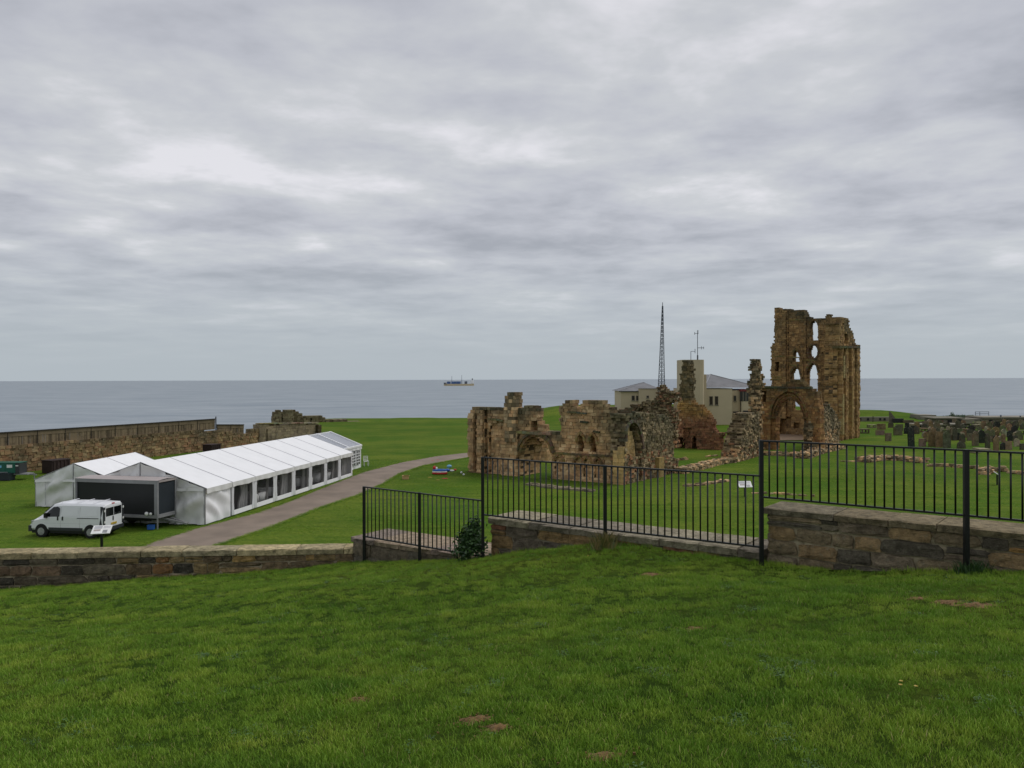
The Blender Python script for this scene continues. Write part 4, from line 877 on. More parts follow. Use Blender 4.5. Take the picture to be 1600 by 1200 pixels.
# ------------------------------------------------------------------ marquees
def marquee(name, label, C, d, Wd, L, nb, ze, zr, clearroof=False, windows=(), gable_near=True, wmat='cloth', seed=1):
    d = Vector(d).normalized(); pr = Vector((-d.y, d.x)); C = Vector(C); rr = random.Random(seed)
    def T(l, w, z): return (C.x+d.x*l+pr.x*w, C.y+d.y*l+pr.y*w, z)
    par = empty(name, (C.x, C.y, GZ), label, 'marquee'); bl = L/nb; rm_ = M['clearroof'] if clearroof else M['cloth']
    for b in range(nb):
        l0 = b*bl; l1 = l0+bl
        for side in (0, 1):
            w0 = -.12 if side == 0 else Wd+.12
            def rf(u, v, l0=l0, l1=l1, w0=w0):
                w = w0+(Wd/2-w0)*v; z = ze-.03+(zr-ze+.03)*v-.05*math.sin(math.pi*u)*math.sin(math.pi*min(1, v+.05))
                return T(l0+.02+(l1-l0-.04)*u, w, z)
            m_ = MB(); m_.grid(rf, 8, 8); m_.build('roof_panel', rm_, par)
        m_ = MB()                                                     # valance
        for side in (0, 1):
            w0 = -.13 if side == 0 else Wd+.13
            m_.grid(lambda u, v, l0=l0, w0=w0: T(l0+.02+(bl-.04)*u, w0-(.03*math.sin(u*19+b)*(1-v) if side == 0 else 0), ze-.03-.30*(1-v)+.02*math.sin(u*7)*(1-v)), 16, 2)
        m_.build('valance', M['cloth2'] if not clearroof else M['cloth'], par)
    for b in range(nb+1):
        l = min(b*bl, L)
        m_ = MB()
        for w in (0.0, Wd): m_.bar(T(l, w, GZ), T(l, w, ze), .09)
        m_.build('frame_post', M['alu'] if not clearroof else M['cloth'], par)
        m_ = MB()
        for w0 in (-.13, Wd+.13): m_.bar(T(l, w0, ze-.02), T(l, Wd/2, zr), .03 if not clearroof else .16)
        m_.build('rafter' if not clearroof else 'white_rafter', M['seam'] if not clearroof else M['cloth'], par)
    if clearroof:
        m_ = MB(); m_.bar(T(0, -.1, ze), T(L, -.1, ze), .16); m_.bar(T(0, Wd/2, zr), T(L, Wd/2, zr), .1); m_.build('ridge_bar', M['cloth'], par)
    def wall(l0, l1, w0, w1, z1f, nm, mat, amp=.05, sd=0):
        n = 20
        def wf_(u, v):
            l = l0+(l1-l0)*u; w = w0+(w1-w0)*u; zt = z1f(u); z = GZ+(zt-GZ)*v
            q = mnoise.noise(Vector((l*1.6+w*1.6+z*1.1, z*.9-w*.5, sd)))*amp*1.5+mnoise.noise(Vector(((l+w)*4+z*2, z*1.4, sd+3)))*amp*.6
            q += amp*.7*math.sin((w+l)*3+z*5+sd)*math.exp(-((v-.55)/.3)**2)
            q *= math.sin(math.pi*min(1, max(0, u)))**.4 if 0 < u < 1 else 0
            ox, oy = (-d.x*q, -d.y*q) if w0 != w1 else (-pr.x*q, -pr.y*q)
            p = T(l, w, z); return (p[0]+ox, p[1]+oy, z)
        m_ = MB(); m_.grid(wf_, max(12, int(abs(w1-w0+l1-l0)*6)), 18); m_.build(nm, mat, par)
    gz_ = lambda u: ze+(zr-ze)*(1-abs(2*u-1))-.03
    g2 = M[wmat]
    if gable_near:
        for k in range(2):
            a, b = (0, Wd/2-.02) if k == 0 else (Wd/2+.02, Wd)
            wall(-.05, -.05, a, b, (lambda u, a=a, b=b: gz_((a+(b-a)*u)/Wd)), 'gable_wall', g2, .24, seed+k)
        m_ = MB(); m_.grid(lambda u, v: T(-.11-.03*v, Wd*u, ze-.02-.16*v+.02*math.sin(u*25)), 24, 2); m_.build('gable_valance', g2, par)
        m_ = MB(); m_.bar(T(-.1, Wd/2, GZ+.1), T(-.1, Wd/2, zr), .03); m_.bar(T(-.14, Wd*.86, GZ+.1), T(-.14, Wd*.86, ze-.2), .02); m_.build('lacing', M['seam'], par)
    wall(L+.03, L+.03, 0, Wd, gz_, 'gable_wall', M['cloth'], .03, seed+5)
    wall(0, L, Wd, Wd, lambda u: ze-.02, 'side_wall', M['cloth'], .03, seed+7)
    ground = MB(); ground.poly([T(.2, .2, GZ+.03), T(L-.2, .2, GZ+.03), T(L-.2, Wd-.2, GZ+.03), T(.2, Wd-.2, GZ+.03)]); ground.build('floor', M['plastic'], par)
    for b in range(nb):
        l0 = b*bl; l1 = l0+bl
        if b not in windows: wall(l0+.03, l1-.03, -.02, -.02, lambda u: ze-.02, 'side_wall', M['cloth'], .10, seed+20+b); continue
        m_ = MB(); m_.grid(lambda u, v: T(l0+.05+(bl-.1)*u, -.04-.03*(1-v), GZ+.02+.28*v), 8, 2); m_.build('skirt', M['cloth'], par)
        m_ = MB(); m_.poly([T(l0+.3, 0, GZ+.28), T(l1-.3, 0, GZ+.28), T(l1-.3, 0, ze-.2), T(l0+.3, 0, ze-.2)]); m_.build('window_pane', M['clear'], par)
        for side in (0, 1):
            a, b2 = (l0+.03, l0+.34) if side == 0 else (l1-.34, l1-.03)
            m_ = MB(); m_.grid(lambda u, v: T(a+(b2-a)*u+(.10*(1 if side == 0 else -1))*math.sin(v*3.1)*(u if side == 0 else 1-u)*-1, -.05-.05*abs(math.sin(u*9.5)), GZ+.05+(ze-GZ-.1)*v), 14, 6); m_.build('curtain', M['cloth'], par)
        # inner drape, pulled partly aside in each bay
        for sd_ in (0, 1):
            cov = rr.choice((.0, .12, .2, .3, .42)); pin = rr.uniform(.45, .95); ph = rr.uniform(0, 6); m_ = MB()
            if cov == 0: continue
            def df(u, v):
                wv = cov*(1-(1-pin)*math.sin(math.pi*min(1, (1-v)*1.15))**2); q = wv*u
                return T(l0+bl*(q+.06 if sd_ == 0 else .94-q), .35+.07*math.sin(u*cov*90+ph)+.04*math.sin(u*23), GZ+.1+(ze-GZ-.1)*v)
            m_.grid(df, 40, 10); m_.build('drape', M['drape'], par)
        for k_ in range(rr.randrange(1, 4)):
            xx_ = l0+bl*rr.uniform(.2, .8); ww_ = rr.uniform(.8, 2.6); m_ = MB(); cv_ = T(xx_, ww_, GZ+.75); m_.tube(T(xx_, ww_, GZ+.1), T(xx_, ww_, GZ+.74), .5, 14, r2=.55); m_.build('inside_table', M['cloth2'], par)
    return par
d_ = (.167, .986)
marquee('long_marquee', 'long white marquee with clear window bays beside the gravel path', (-17.5, 45.5), d_, 8.0, 22.9, 8, -6.13, -4.72, windows=(1, 2, 3, 4, 5, 6, 7), wmat='cloth2', seed=3)
marquee('small_marquee', 'smaller white gabled marquee at far left behind the white van', (-26.1, 52.1), (.03, 1), 5.0, 8.0, 2, -6.42, -5.4, wmat='cloth2', seed=11)
mc = marquee('clear_roof_marquee', 'small marquee with transparent roof at the far end of the long marquee', (-15.25, 69.0), d_, 6.0, 6.1, 2, -6.15, -4.93, clearroof=True, windows=(), gable_near=False, seed=17)
dv = Vector(d_).normalized(); pv = Vector((-dv.y, dv.x))
for b in range(2):
    for cc in range(2):
        l0 = .45+b*3.05+cc*1.15; T = lambda l, w, z: (-15.25+dv.x*l+pv.x*w, 69.0+dv.y*l+pv.y*w, z)
        m_ = MB(); m_.poly([T(l0, -.10, GZ+.35), T(l0+.95, -.10, GZ+.35), T(l0+.95, -.10, -6.55), T(l0, -.10, -6.55)]); fr = m_.build('window', M['winframe'], mc)
        m_ = MB()
        for k in range(1, 5): m_.bar(T(l0, -.13, GZ+.35+k*.26), T(l0+.95, -.13, GZ+.35+k*.26), .05)
        for k in (0, .5, 1): m_.bar(T(l0+.95*k, -.13, GZ+.35), T(l0+.95*k, -.13, -6.55), .06)
        m_.build('glazing_bar', M['cloth'], mc)
#  at the small marquee's corner
# white chair
p = gr(572, 728); ch = empty('white_chair', p, 'white wooden chair standing on the grass beside the clear roofed marquee', 'chair', rz=.4)
m_ = MB(); m_.box(-.22, .22, -.22, .22, .43, .48); m_.build('seat', M['chair'], ch, False)
for x in (-.2, .2):
    for y in (-.2, .2): m_ = MB(); m_.bar((x, y, 0), (x, y, .44 if y < 0 else .92), .045); m_.build('leg', M['chair'], ch, False)
for z in (.62, .76, .9): m_ = MB(); m_.box(-.2, .2, .18, .215, z-.03, z+.03); m_.build('back_slat', M['chair'], ch, False)
# ------------------------------------------------------------------ screen trailer
fx = Vector((-24.75, 45.3)); fd = Vector((5.25, -1.3)).normalized(); fn = Vector((-fd.y, fd.x)); LT, WT = 5.4, 1.55
T = lambda s, w, z: (fx.x+fd.x*s+fn.x*w, fx.y+fd.y*s+fn.y*w, z)
st = empty('screen_trailer', (fx.x, fx.y, GZ), 'dark box trailer with grey metal frame parked against the marquee', 'trailer'); zb, zt = -7.6, -5.62
def bx(nm, mt, s0, s1, w0, w1, z0, z1): m_ = MB(); m_.box(s0, s1, w0, w1, z0, z1, T=T); return m_.build(nm, mt, st)
bx('body', M['dark'], .1, LT-.1, .06, WT, zb+.1, zt-.04)
bx('side_panel', M['darkside'], LT-.1, LT-.04, .12, WT-.06, zb+.18, zt-.08)
m_ = MB(); m_.grid(lambda u, v: T(-.03+(LT+.06)*u, -.03+(WT+.06)*v, zt+.10+.05*math.sin(math.pi*v)), 6, 4); m_.build('lid', M['greyroof'], st)
bx('front_frame', M['alu'], 0, LT, -.02, .1, zt-.1, zt+.1); bx('front_frame', M['alu'], 0, LT, -.02, .1, zb, zb+.16); bx('corner_post', M['alu'], LT-.2, LT, -.03, .09, zb+.16, zt-.1); bx('corner_post', M['alu'], 0, .1, -.02, .09, zb+.16, zt-.1)
bx('side_rail', M['alu'], LT-.05, LT+.01, .1, WT, zb, zb+.2); bx('side_rail', M['greyroof'], LT-.05, LT+.01, .1, WT, zt-.02, zt+.1); bx('corner_post', M['alu'], LT-.06, LT+.01, WT-.07, WT+.01, zb, zt)
bx('chassis', M['black'], .4, LT-.6, .2, WT-.2, zb-.2, zb)
for s_, w_ in ((LT-.03, .02), (LT-.03, WT-.03), (.1, .02), (.1, WT-.1)): m_ = MB(); m_.bar(T(s_, w_, GZ), T(s_, w_, zb+.1), .06); m_.build('jack_leg', M['alu'], st)
for w_ in (.15, WT-.25):
    m_ = MB(); m_.tube(T(2.6, w_, GZ+.33), T(2.6, w_+.18, GZ+.33), .33, 18); m_.build('wheel', M['rubber'], st)
m_ = MB(); m_.bar(T(LT-.4, WT*.5, zb-.1), T(LT+1.2, WT*.55, GZ+.22), .09); m_.bar(T(LT-.4, WT*.8, zb-.1), T(LT+1.2, WT*.6, GZ+.22), .09); m_.build('drawbar', M['alu'], st)
for s_, r_ in ((LT-.62, .11), (LT-.36, .08)):
    m_ = MB(); c = T(s_, -.12, zb+.26); m_.ball(c, r_, 8, 6); tag(m_.build('white_lamp', M['white']), ('larger' if r_ > .1 else 'smaller')+' round white lamp on the lower front rail of the dark trailer', 'lamp')
p = gr(236, 827); cb = empty('blue_crate', p, 'blue plastic crate on the grass under the dark trailer', 'crate'); m_ = MB(); cb.scale = (.6, .6, .7); m_.box(-.28, .28, -.18, .18, 0, .3); m_.build('body', M['blue'], cb, False); m_ = MB(); m_.box(-.3, .3, -.2, .2, .3, .34); m_.build('rim', M['blue'], cb, False)
# ------------------------------------------------------------------ van
van = empty('parked_van', (-23.31, 42.73, GZ), 'white panel van with dark rear windows parked on the grass beside the trailer', 'van', rz=math.atan2(.13, -.991)); van.scale = (.9, .9, .9)
ST_ = [(-2.39, .90, .80, .45, 1.15, 1.72, 1.86), (-2.33, .94, .84, .40, 1.15, 1.80, 1.93), (-1.2, .95, .85, .36, 1.16, 1.82, 1.97), (0, .95, .85, .36, 1.16, 1.82, 1.97), (.55, .95, .84, .36, 1.14, 1.80, 1.95), (.85, .95, .80, .36, 1.12, 1.74, 1.90),
       (1.2, .95, .76, .36, 1.08, 1.50, 1.63), (1.6, .94, .74, .36, 1.02, 1.22, 1.30), (1.9, .92, .72, .36, .95, 1.06, 1.12), (2.2, .86, .66, .36, .80, .92, .97), (2.36, .76, .58, .38, .66, .74, .78)]
def side_y(x, z):
    for a, b in zip(ST_, ST_[1:]):
        if a[0] <= x <= b[0]:
            f = (x-a[0])/(b[0]-a[0]); q = [a[i]+(b[i]-a[i])*f for i in range(7)]; break
    if z <= q[4]: return q[1]
    return q[1]+(q[2]-q[1])*min(1, (z-q[4])/(q[5]-q[4]))
m_ = MB(); rings = []
for (x, w, wr, z0, zb_, zs, zr_) in ST_:
    half = [(0, z0), (w*.9, z0), (w, z0+.12), (w, (z0+zb_)/2), (w, zb_), (wr, zs), (wr-.1, zr_-.03), (0, zr_+.02)]
    pts_ = half+[(-y, z) for y, z in half[-2:0:-1]]; rings.append([m_.vert((x, y, z)) for y, z in pts_])
for a, b in zip(rings, rings[1:]):
    n = len(a)
    for k in range(n): m_.face((a[k], b[k], b[(k+1) % n], a[(k+1) % n]))
m_.face(rings[0]); m_.face(rings[-1][::-1]); m_.build('body', M['van'], van, False)
def side_poly(nm, mt, pts_, side=1, e=.012, par=van):
    m_ = MB(); P = [(x, side*(side_y(x, z)+e), z) for x, z in pts_]; c = (sum(x for x, z in pts_)/len(pts_), sum(z for x, z in pts_)/len(pts_)); c = (c[0], side*(side_y(*c)+e), c[1])
    for i in range(len(P)):
        q_ = [P[i], P[(i+1) % len(P)], c]; m_.poly(q_ if side < 0 else q_[::-1])
    return m_.build(nm, mt, par, False)
for sd in (1, -1):
    side_poly('cab_window', M['vglass'], [(.36, 1.2), (.36, 1.68), (.5, 1.76), (.80, 1.73), (1.05, 1.54), (1.42, 1.22), (1.3, 1.16)], sd, .03)
    side_poly('lower_cladding', M['plastic'], [(-1.1, .38), (-1.1, .56), (1.05, .56), (1.05, .38)], sd); 
    side_poly('rear_corner_trim', M['plastic'], [(-2.32, .6), (-2.32, 1.78), (-2.16, 1.80), (-2.13, .6)], sd, .01)
    side_poly('slide_rail', M['black'], [(-2.1, 1.10), (-2.1, 1.14), (-.75, 1.14), (-.75, 1.10)], sd)
    for x0 in (.28, -.92):
        side_poly('door_seam', M['seam'], [(x0, .5), (x0, 1.75), (x0+.018, 1.75), (x0+.018, .5)], sd, .006)
    for x0 in (.42, .12): side_poly('door_handle', M['black'], [(x0, .98), (x0, 1.2), (x0+.09, 1.2), (x0+.09, .98)], sd, .02)
    side_poly('body_crease', M['seam'], [(-2.1, .80), (-2.1, .81), (1.3, .81), (1.3, .80)], sd, .005)
    side_poly('panel_recess', M['van'], [(-.8, 1.24), (-.8, 1.7), (.18, 1.7), (.18, 1.24)], sd, .012)
    side_poly('panel_recess', M['van'], [(-2.02, 1.24), (-2.02, 1.7), (-1.0, 1.7), (-1.0, 1.24)], sd, .012)
    for wx in (1.51, -1.59):
        m_ = MB(); m_.tube((wx, sd*.80, .36), (wx, sd*.958, .36), .40, 22); m_.build('wheel_arch', M['rubber'], van, False)
        m_ = MB(); m_.tube((wx, sd*.72, .32), (wx, sd*.985, .32), .32, 22); wh = m_.build('wheel', M['rubber'], van, False)
        m_ = MB()
        for k in range(7):
            a = 2*math.pi*k/7; m_.bar((wx, sd*.992, .32), (wx+.2*math.cos(a), sd*.992, .32+.2*math.sin(a)), .05)
        m_.tube((wx, sd*.97, .32), (wx, sd*.99, .32), .215, 18); m_.build('rim', M['rim'], wh, False)
    m_ = MB(); m_.box(1.12, 1.26, sd*1.0-.09, sd*1.0+.09, 1.12, 1.40); m_.build('wing_mirror', M['black'], van, False)
    m_ = MB(); m_.box(2.02, 2.22, sd*.80-.07, sd*.80+.07, .74, .92); m_.build('headlight', M['rim'], van, False)
    m_ = MB(); m_.box(-2.43, -2.36, sd*.86-.06, sd*.86+.06, .62, 1.75); m_.build('rear_corner', M['plastic'], van, False)
    for zz in (1.55, .9): m_ = MB(); m_.box(-2.46, -2.41, sd*.86-.05, sd*.86+.05, zz-.06, zz+.06); m_.build('hinge', M['white'], van, False)
m_ = MB(); m_.poly([(.9, -.70, 1.86), (.9, .70, 1.86), (1.55, .68, 1.37), (1.55, -.68, 1.37)][::-1]); m_.build('windscreen', M['vglass'], van, False)
m_ = MB(); m_.box(2.2, 2.43, -.84, .84, .28, .62); m_.build('front_bumper', M['plastic'], van, False)
m_ = MB(); m_.box(-2.47, -2.35, -.9, .9, .36, .55); m_.build('rear_bumper', M['plastic'], van, False)
for sd in (1, -1):
    m_ = MB(); m_.box(-2.42, -2.38, min(sd*.03, sd*.72), max(sd*.03, sd*.72), 1.2, 1.68); m_.build('rear_window', M['vglass'], van, False)
    m_ = MB(); m_.box(-2.41, -2.385, min(sd*.01, sd*.78), max(sd*.01, sd*.78), .56, 1.78); m_.build('rear_door', M['van'], van, False)
m_ = MB(); m_.box(-2.44, -2.40, -.26, .26, .66, .78); m_.build('number_plate', M['yellow'], van, False)
m_ = MB(); m_.box(-2.44, -2.40, .03, .1, .9, 1.15); m_.build('rear_handle', M['black'], van, False)
m_ = MB(); m_.box(-2.40, -2.34, -.12, .12, 1.86, 1.92); m_.build('brake_light', M['red'], van, False)
for k in range(3): m_ = MB(); x = -1.7+k*1.0; m_.box(x, x+.05, -.75, .75, 1.985, 2.01); m_.build('roof_rib', M['van'], van, False)
m_ = MB(); m_.box(-2.2, 2.2, -.84, .84, .2, .38); m_.build('underbody', M['black'], van, False)
# ------------------------------------------------------------------ information panels
def sign(px, py, label, yaw, w=.9, h=.75, dz=.6, tilt=.5, hz_=.95):
    p = gr(px, py); par = empty('information_panel', p, label, 'sign', rz=yaw)
    m_ = MB(); m_.bar((0, 0, -.2), (0, 0, hz_-.1), .11); m_.build('post', M['black'], par, False)
    ct, st_ = math.cos(tilt), math.sin(tilt)
    Tm = lambda x, y, z: (x, y*ct-z*st_, hz_+y*st_+z*ct)
    m_ = MB(); m_.box(-w/2, w/2, -h/2, h/2, -.03, 0, T=Tm); m_.build('board', M['white'], par, False)
    for (x0, x1, y0, y1, mt) in ((-.38, .0, .05, .26, 'seam'), (.08, .3, -.26, -.05, 'alu'), (-.36, -.04, -.12, .0, 'greyroof'), (.06, .38, .08, .12, 'seam'), (.06, .38, .18, .22, 'seam')):
        m_ = MB(); m_.box(x0*w/.9, x1*w/.9, y0*h/.6, y1*h/.6, .002, .006, T=Tm); m_.build('printed_block', M[mt], par, False)
sign(159, 857.5, 'pale tilted information board on a dark post in front of the white van', .25, .85, .7, tilt=.42)
sign(1164, 775.5, 'white information board on the lawn between the middle railing bars', .1, .95, .55, tilt=.75, hz_=.85)
sign(1558, 757, 'white board seen almost edge on, leaning on its dark post at right', 1.1, .7, .5, tilt=.6, hz_=.85)
# ------------------------------------------------------------------ generator trailer
p = gr(12, 748.5); ge = empty('generator_trailer', p, 'green towable generator trailer by the coastal wall at the left edge', 'generator', rz=.02)
def gb(nm, mt, *a): m_ = MB(); m_.box(*a); return m_.build(nm, mt, ge, False)
gb('canopy', M['green'], -1.6, .95, -.55, .55, .55, 1.38); gb('end_cover', M['plastic'], .95, 1.28, -.54, .54, .5, 1.38); gb('chassis', M['alu'], -1.7, 1.9, -.45, .45, .40, .50); gb('roof', M['green'], -1.62, 1.3, -.58, .58, 1.38, 1.43)
for x in (-1.3, -.55, .2): gb('door_panel', M['green'], x, x+.66, -.575, -.55, .62, 1.3)
gb('white_label', M['white'], .28, .72, -.59, -.575, 1.0, 1.25); gb('white_label', M['cyan'], -.35, -.15, -.59, -.575, 1.0, 1.2); gb('white_label', M['white'], .98, 1.2, -.56, -.54, 1.12, 1.2)
for s_ in (-1, 1):
    m_ = MB(); m_.tube((.0, s_*.5, .3), (0, s_*.68, .3), .3, 18); w_ = m_.build('wheel', M['rubber'], ge, False); m_ = MB(); m_.tube((0, s_*.6, .3), (0, s_*.69, .3), .17, 12); m_.build('rim', M['rim'], w_, False)
    gb('mudguard', M['alu'], -.4, .4, min(s_*.5, s_*.72), max(s_*.5, s_*.72), .62, .66)
m_ = MB(); m_.bar((1.2, 0, .45), (2.4, 0, .35), .09); m_.bar((2.2, 0, 0), (2.2, 0, .5), .06); m_.build('tow_bar', M['alu'], ge, False)
m_ = MB(); p2 = gr(2, 750); c_ = empty('cable_trunk', p2, 'low dark navy box in front of the green generator at the left edge', 'box'); m_.box(-1.2, .9, -.4, .4, 0, .5); m_.build('body', M['darkside'], c_, False); m_ = MB(); m_.box(-1.2, .86, -.44, .44, .5, .56); m_.build('lid', M['darkside'], c_, False)
# ------------------------------------------------------------------ toys and litter on the lawn
p = gr(687, 741); ib = empty('inflatable_boat', p, 'small red and blue inflatable play boat lying on the grass by the church front', 'inflatable')
def torus(R1, r1, z, mt, nm, sx=1.0, a0=0, a1=1.0, par=ib, off=(0, 0)):
    m_ = MB(); m_.grid(lambda u, v: (off[0]+sx*(R1+r1*math.cos(6.2832*v))*math.cos(6.2832*(a0+(a1-a0)*u)), off[1]+.6*(R1+r1*math.cos(6.2832*v))*math.sin(6.2832*(a0+(a1-a0)*u)), z+r1*math.sin(6.2832*v)), 20, 8); m_.build(nm, M[mt], par, False)
torus(.50, .09, .10, 'red', 'lower_tube', 1.15); torus(.48, .08, .22, 'white', 'middle_tube', 1.15); torus(.45, .10, .34, 'blue', 'upper_tube', 1.15)
m_ = MB(); m_.ball((-.45, 0, .55), .16, 8, 6, sc=(1, 1, 1.2)); m_.build('bow', M['red'], ib, False); m_ = MB(); m_.ball((-.28, 0, .5), .13, 8, 6); m_.build('bow_band', M['white'], ib, False)
for (px, py, mt, lb, r, s_) in ((699, 737, 'blue', 'blue inflatable piece just right of the play boat', .17, (1.6, 1, .8)), (702, 735, 'cyan', 'pale blue inflatable piece leaning over the blue one', .16, (1.5, 1, 1)), (706, 737, 'white', 'white float lying right of the play boat', .13, (1.8, 1, .7)), (711, 735.5, 'red', 'small red float beside the white float', .11, (1.3, 1, .8)),
                              (677.5, 740.5, 'tan', 'tiny cream ball left of the play boat', .09, (1, 1, 1)), (721, 740, 'white', 'upper of two small white balls near the church front corner', .10, (1, 1, 1)), (724.5, 743, 'white', 'lower of two small white balls near the church front corner', .09, (1, 1, 1)), (695, 748, 'red', 'flat red scrap on the grass below the play boat', .16, (1.8, 1, .15)), (672, 746, 'yellow', 'flat yellow scrap on the grass left of the play boat', .12, (1.8, 1, .12)), (684, 750, 'yellow', 'flat yellow scrap on the grass below the play boat', .1, (1.8, 1, .12)), (676, 719.5, 'red', 'small red scrap on the path, left one', .1, (1.6, 1, .2)), (684, 719, 'red', 'small red scrap on the path, right one', .1, (1.6, 1, .2))):
    q = gr(px, py); m_ = MB(); m_.ball((q.x, q.y, GZ+r*s_[2]+(.2 if py == 735 else 0)), r, 8, 6, sc=s_); tag(m_.build('toy_float' if 'float' in lb or 'inflatable' in lb else ('ball' if 'ball' in lb else 'plastic_scrap'), M[mt]), lb, 'toy' if r > .08 and 'scrap' not in lb else 'litter')
p = gr(633.5, 748.5); bxs = empty('cardboard_box', p, 'tan cardboard box on the grass beside the path', 'box', rz=.35); m_ = MB(); m_.box(-.24, .24, -.2, .2, 0, .3); m_.build('body', M['tan'], bxs, False); m_ = MB(); m_.poly([(-.24, -.2, .3), (.24, -.2, .3), (.28, -.38, .36), (-.2, -.38, .36)]); m_.poly([(.24, -.2, .3), (.24, .2, .3), (.4, .2, .24), (.4, -.2, .24)]); m_.build('flap', M['tan'], bxs, False)
# ------------------------------------------------------------------ coastguard station
Yb = 150
sA = empty('station_wing', at(1000, 640, 152), 'beige rendered station wing with grey hipped roof behind the rubble wall', 'building')
def pbox(nm, mt, par, x0, x1, y0, y1, z0, z1, e=0): m_ = MB(); m_.box(x0, x1, y0, y1, z0, z1); return m_.build(nm, M[mt], par)
xA = at(970, 600, Yb).x; zA = at(970, 611, Yb).z
wl = pbox('wall', 'render', sA, xA, xA+8, Yb, Yb+9, GZ-.5, zA)
m_ = MB(); e_ = .35; cx_ = at(1004, 598, Yb+4.5).x; zz = at(1004, 597.8, Yb+4.5).z; b4 = [(xA-e_, Yb-e_, zA), (xA+8+e_, Yb-e_, zA), (xA+8+e_, Yb+9+e_, zA), (xA-e_, Yb+9+e_, zA)]; r1 = (cx_, Yb+4.5, zz); r2 = (cx_+.4, Yb+4.5, zz)
m_.poly([b4[0], b4[1], r2, r1]); m_.poly([b4[1], b4[2], r2]); m_.poly([b4[2], b4[3], r1, r2]); m_.poly([b4[3], b4[0], r1]); m_.poly(b4[::-1]); m_.build('roof', M['slate'], sA)
m_ = MB(); m_.bar(r1, b4[0], .12); m_.bar(r1, b4[3], .12); m_.bar(r1, r2, .12); m_.build('ridge_tiles', M['alu'], sA)
pbox('gutter', 'black', sA, xA-.4, xA+3.5, Yb-.42, Yb-.28, zA-.12, zA-.0)
xf = at(998.5, 600, Yb-1).x; zf = at(998.5, 607.7, Yb-1).z
pbox('flat_roofed_block', 'render', sA, xf, xf+4.9, Yb-1.2, Yb-.02, GZ-.5, zf); pbox('parapet', 'winwhite', sA, xf-.05, xf+4.95, Yb-1.3, Yb-.05, zf, zf+.1)
def win(par, px0, px1, py0, py1, Y):
    a = at(px0, py1, Y); b = at(px1, py0, Y); m_ = MB(); m_.box(a.x, b.x, Y-.06, Y-.003, a.z, b.z); f = m_.build('window', M['winwhite'], par)
    m_ = MB(); w = (b.x-a.x); m_.box(a.x+w*.1, b.x-w*.1, Y-.075, Y-.061, a.z+.1, b.z-.08); f2 = m_.build('pane', M['winframe'], f); f2.location = (0, 0, 0)
    m_ = MB(); m_.box(a.x-.05, b.x+.05, Y-.16, Y-.061, a.z-.1, a.z); f3 = m_.build('sill', M['concrete'], f); f3.location = (0, 0, 0)
win(sA, 986.8, 991.8, 618, 626, Yb); win(sA, 993.8, 998.3, 618, 626, Yb); win(sA, 1010, 1014, 618, 622, Yb-1.2)
sB = empty('station_building', at(1115, 665, 141), 'beige rendered coastguard building with paired tall windows and flat parapet', 'building'); Y2 = 141
x0 = at(1086, 600, Y2).x; x1 = at(1144, 600, Y2).x; zB = at(1115, 607.8, Y2).z
pbox('wall', 'render', sB, x0-2, x1, Y2, Y2+9, GZ-.5, zB); pbox('parapet', 'winwhite', sB, x0-2, x1+.05, Y2-.06, Y2+9, zB, zB+.1)
for w in ((1108.3, 1113.8, 619, 633), (1116.8, 1122.2, 619, 633), (1091.8, 1093.6, 619, 627)): win(sB, *w, Y2)
x2 = at(1156, 600, Y2+2).x; zC = at(1150, 610, Y2+2).z
pbox('set_back_wall', 'render', sB, x1+.003, x2, Y2+2, Y2+9, GZ-.5, zC); win(sB, 1146, 1150.3, 618, 627, Y2+2); pbox('lower_opening', 'concretedark', sB, at(1145, 640, Y2+2).x, at(1153.5, 640, Y2+2).x, Y2+1.9, Y2+1.99, at(1145, 648, Y2+2).z, at(1145, 643, Y2+2).z)
x3 = at(1178, 600, Y2+1.4).x; zD = at(1160, 611.5, Y2+1.4).z
pbox('glazed_bay', 'winframe', sB, x2+.02, x3, Y2+1.5, Y2+8, at(1156, 627, Y2+1.4).z, zD); pbox('bay_wall', 'render', sB, x2+.02, x3, Y2+1.45, Y2+8.05, GZ-.5, at(1156, 627, Y2+1.4).z-.01); pbox('fascia', 'redfascia', sB, x2-.15, x3+.2, Y2+1.2, Y2+8.3, zD, zD+.35)
for px in (1156.5, 1161, 1165.5): xx = at(px, 600, Y2+1.4).x; pbox('mullion', 'winwhite', sB, xx-.08, xx+.08, Y2+1.38, Y2+1.49, at(1156, 627, Y2+1.4).z, zD-.01)
pbox('lower_opening', 'concretedark', sB, x2+.4, x2+3, Y2+1.36, Y2+1.44, at(1155, 649, Y2).z, at(1155, 642, Y2).z); pbox('downpipe', 'black', sB, x2-.12, x2-.0, Y2+1.2, Y2+1.32, GZ, zD)
ax_ = at(1110, 585, Y2+7); zE = zB+.25; e4 = [(at(1100, 600, Y2+2).x, Y2+1.6, zE), (at(1187, 600, Y2+2).x, Y2+1.6, zE), (at(1187, 600, Y2+2).x, Y2+13, zE), (at(1100, 600, Y2+2).x, Y2+13, zE)]
m_ = MB(); ap = (ax_.x, Y2+7, ax_.z); ap2 = (ax_.x-1.2, Y2+7, ax_.z); m_.poly([e4[0], e4[1], ap, ap2]); m_.poly([e4[1], e4[2], ap]); m_.poly([e4[2], e4[3], ap2, ap]); m_.poly([e4[3], e4[0], ap2]); m_.poly(e4[::-1]); m_.build('roof', M['slate'], sB)
m_ = MB(); m_.bar(ap, e4[0], .16); m_.bar(ap, e4[1], .16); m_.build('ridge_tiles', M['alu'], sB)
stt = empty('stair_tower', at(1084, 665, 139), 'windowless beige stair tower with rounded corner rising above the station', 'tower'); Y3 = 139
